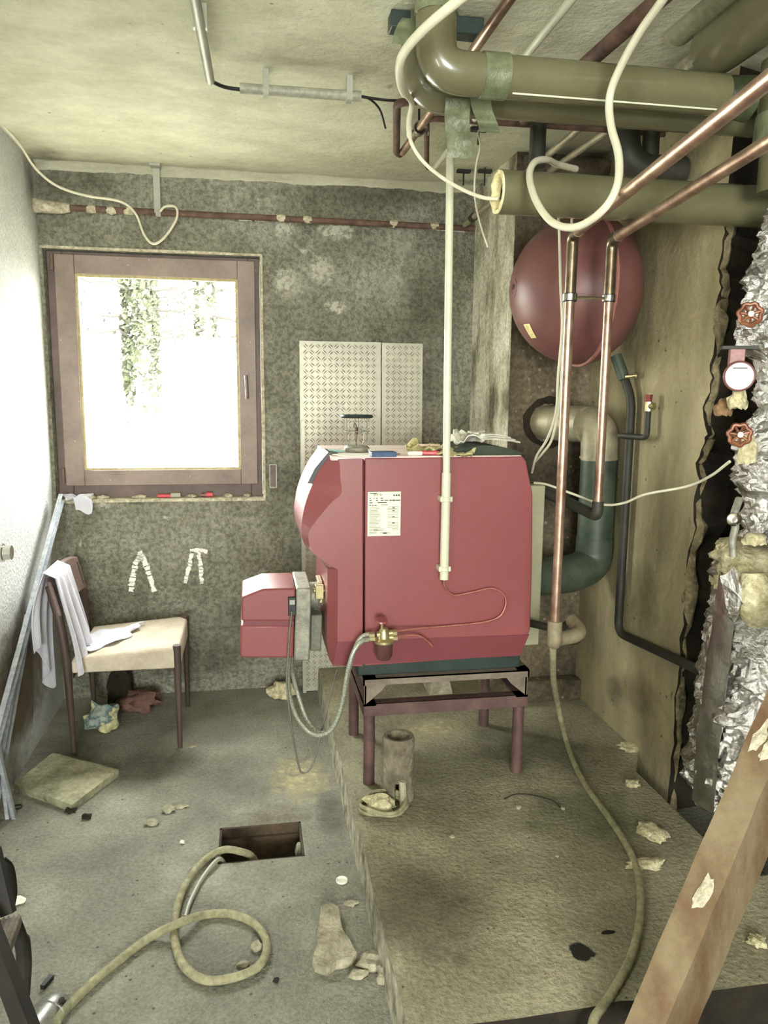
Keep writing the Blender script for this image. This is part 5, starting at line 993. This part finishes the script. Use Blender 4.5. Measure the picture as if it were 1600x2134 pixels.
# wool lumps
for x, y, Y, s_, t_ in ((1535, 855, 1.82, (.022, .02, .034), 'just under the round thermometer'), (1556, 968, 1.875, (.024, .02, .05), 'below the lower valve wheel'), (1572, 1135, 1.86, (.03, .03, .02), 'above the lower foil jacket'), (1505, 868, 1.88, (.02, .02, .03), 'left of the thermometer, brownish')):
    blob('wool_lump', at(x, y, Y), s_, m_wool if 'brown' not in t_ else M('brown_wool', (120, 92, 64), (150, 122, 88), rough=1), 'lump of wool in the foil column '+t_, 'insulation', .5)
fp = thing('steel_pipe', 'grey steel pipe with a screw joint rising out of the lower foil jacket', 'pipe', at(1530, 1140, 1.88))
conn(fp, 'pipe', ats([(1528, 1160, 1.90), (1526, 1125, 1.90), (1532, 1100, 1.90), (1530, 1068, 1.90), (1540, 1040, 1.92)]), .0105, m_alu, 14); p = at(1528, 1082, 1.885); bm = NB(); lathe(bm, [(0, 0), (.019, 0), (.019, .008), (.012, .012), (.007, .012), (.007, .006), (0, .006)], p, (-.3, -1, 0), 24); obj('screw_joint', bm, m_chrome, fp)
# lower jacket
low = thing('foil_jacket', 'lower fat foil jacket with yellow wool bulging from its top, right of the dark gap', 'insulation', (FX, 1.98, .2))
zj = lambda y: at(1500, y, 1.95).z
ce = at(1500, 1400, 1.95).x; lcx = 1.575
foilcyl('foil_wrap', [(zj(1195), .172, 0), (zj(1300), .178, .0), (zj(1420), .185, .0), (zj(1560), .205, .0), (zj(1640), .21, 0), (zj(1700), .19, .0), (zj(1730), .15, 0)], m_foil, low, amp=.036, seg=110, rs=9, cx=lcx, cy=2.05)
bm = NB(); R0 = []
for i in range(26):
    z = zj(1215)+(zj(1700)-zj(1215))*i/25; y_ = 1215+485*i/25; r = .180+.032*min(1, i/18); 
    row = []
    for k in range(5):
        a_ = math.radians(180+6*k); rr_ = r+.006+.003*random.uniform(-1, 1); row.append(V((lcx+math.cos(a_)*rr_, 2.05+math.sin(a_)*rr_, z)))
    R0.append(row)
vsR = [[bm.verts.new(p) for p in row] for row in R0]
for a_, b_ in zip(vsR, vsR[1:]):
    for k in range(4): bm.faces.new((a_[k], a_[k+1], b_[k+1], b_[k]))
o = obj('tape_strip', bm, m_foilP, low, smooth=30); s = o.modifiers.new('solid', 'SOLIDIFY'); s.thickness = .002
foilcyl('wool_filling', [(zj(1150), .13, 0), (zj(1160), .17, 0), (zj(1250), .172, 0)], m_wool, low, amp=.03, seg=60, zn=14, cx=lcx, cy=2.05, rs=22, flat_=False)
bm = NB(); tube(bm, crom([at(1570, 1195, 1.84), at(1572, 1240, 1.83), at(1590, 1290, 1.83)], 5), [.03, .036, .04, .045, .05, .052, .053, .053, .053, .05, .045], 18); obj('wool_bulge', bm, m_wool, low, rough=.004)
bm = NB(); q = [at(1503, 1200, 1.86), at(1530, 1180, 1.84), at(1545, 1225, 1.82), at(1548, 1265, 1.82), at(1528, 1300, 1.84), at(1510, 1250, 1.85)]
n_ = 8; cen = sum(q, V((0, 0, 0)))/6; c0 = bm.verts.new(cen+V((0, -.02, 0))); 
ringq = [];
for i in range(6):
    for f_ in (0, .33, .66): p = q[i].lerp(q[(i+1) % 6], f_); ringq.append(p)
m1 = [bm.verts.new(p.lerp(cen, .45)+V((0, -.012+random.uniform(-.01, .01), random.uniform(-.008, .008)))) for p in ringq]; m2 = [bm.verts.new(p+noise.noise_vector(p*40)*.008) for p in ringq]
for k in range(18):
    l_ = (k+1) % 18; bm.faces.new((m1[k], m1[l_], c0)); bm.faces.new((m2[k], m2[l_], m1[l_], m1[k]))
o = obj('loose_foil', bm, m_foil, low, smooth=0); s = o.modifiers.new('solid', 'SOLIDIFY'); s.thickness = .001
def crump(name, c, s, lab):
    bm = NB(); bmesh.ops.create_icosphere(bm, subdivisions=3, radius=1)
    for v in bm.verts: k = 1+.45*noise.noise(v.co*3.1)+random.uniform(-.08, .08); v.co = V((v.co.x*s[0]*k, v.co.y*s[1]*k, v.co.z*s[2]*k))+V(c)
    return tag(obj(name, bm, m_foil, smooth=0), lab, 'foil')
crump('foil_scrap', atz(1640, 1800, SZ)+V((.03, .02, .05)), (.08, .06, .05), 'crumpled foil lying on the slab right of the leaning timber')
# ------------------------------------------------------------------ leaning timber
tb = thing('timber', 'rough plaster-splashed square timber leaning across the lower right corner', 'timber', at(1340, 2134, 1.1))
eL, eM, eR = [(at(x0, 2134, y0), at(x1, 1433, y0+.2)) for x0, x1, y0 in ((1300, 1600, 1.30), (1388, 1679, 1.25), (1455, 1744, 1.29))]
def ext(e): d = e[1]-e[0]; return e[0]-d*.07, e[1]+d*1.1
eL, eM, eR = ext(eL), ext(eM), ext(eR); eB = (eL[0]+eR[0]-eM[0], eL[1]+eR[1]-eM[1]); bm = NB(); nseg = 40; rows = []
for i in range(nseg+1):
    rows.append([e[0].lerp(e[1], i/nseg)+noise.noise_vector(e[0].lerp(e[1], i/nseg)*15)*.0025 for e in (eL, eM, eR, eB)])
a2, b2 = eL[0].lerp(eM[0], .5), eL[1].lerp(eM[1], .5); dn_ = (b2-a2).normalized(); n2 = (eM[0]-eL[0]).normalized(); n1 = dn_.cross(n2).normalized()
if n1.y > 0: n1 = -n1
wA = .07; wB = .0
loft(bm, rows); obj('beam', bm, m_timber, tb, smooth=30)
for f_, o_ in ((.20, .1), (.42, -.2), (.40, .3)):
    p = a2.lerp(b2, f_)+n1*.0015+n2*wA*o_; bm = NB(); bmesh.ops.create_icosphere(bm, subdivisions=2, radius=1)
    for v in bm.verts: k = 1+.8*noise.noise(v.co*2+V((f_*9, 0, 0))); v.co = p+(dn_*v.co.x*.035+n2*v.co.y*.018+n1*v.co.z*.003)*k
    obj('plaster_splash', bm, m_lime, tb)
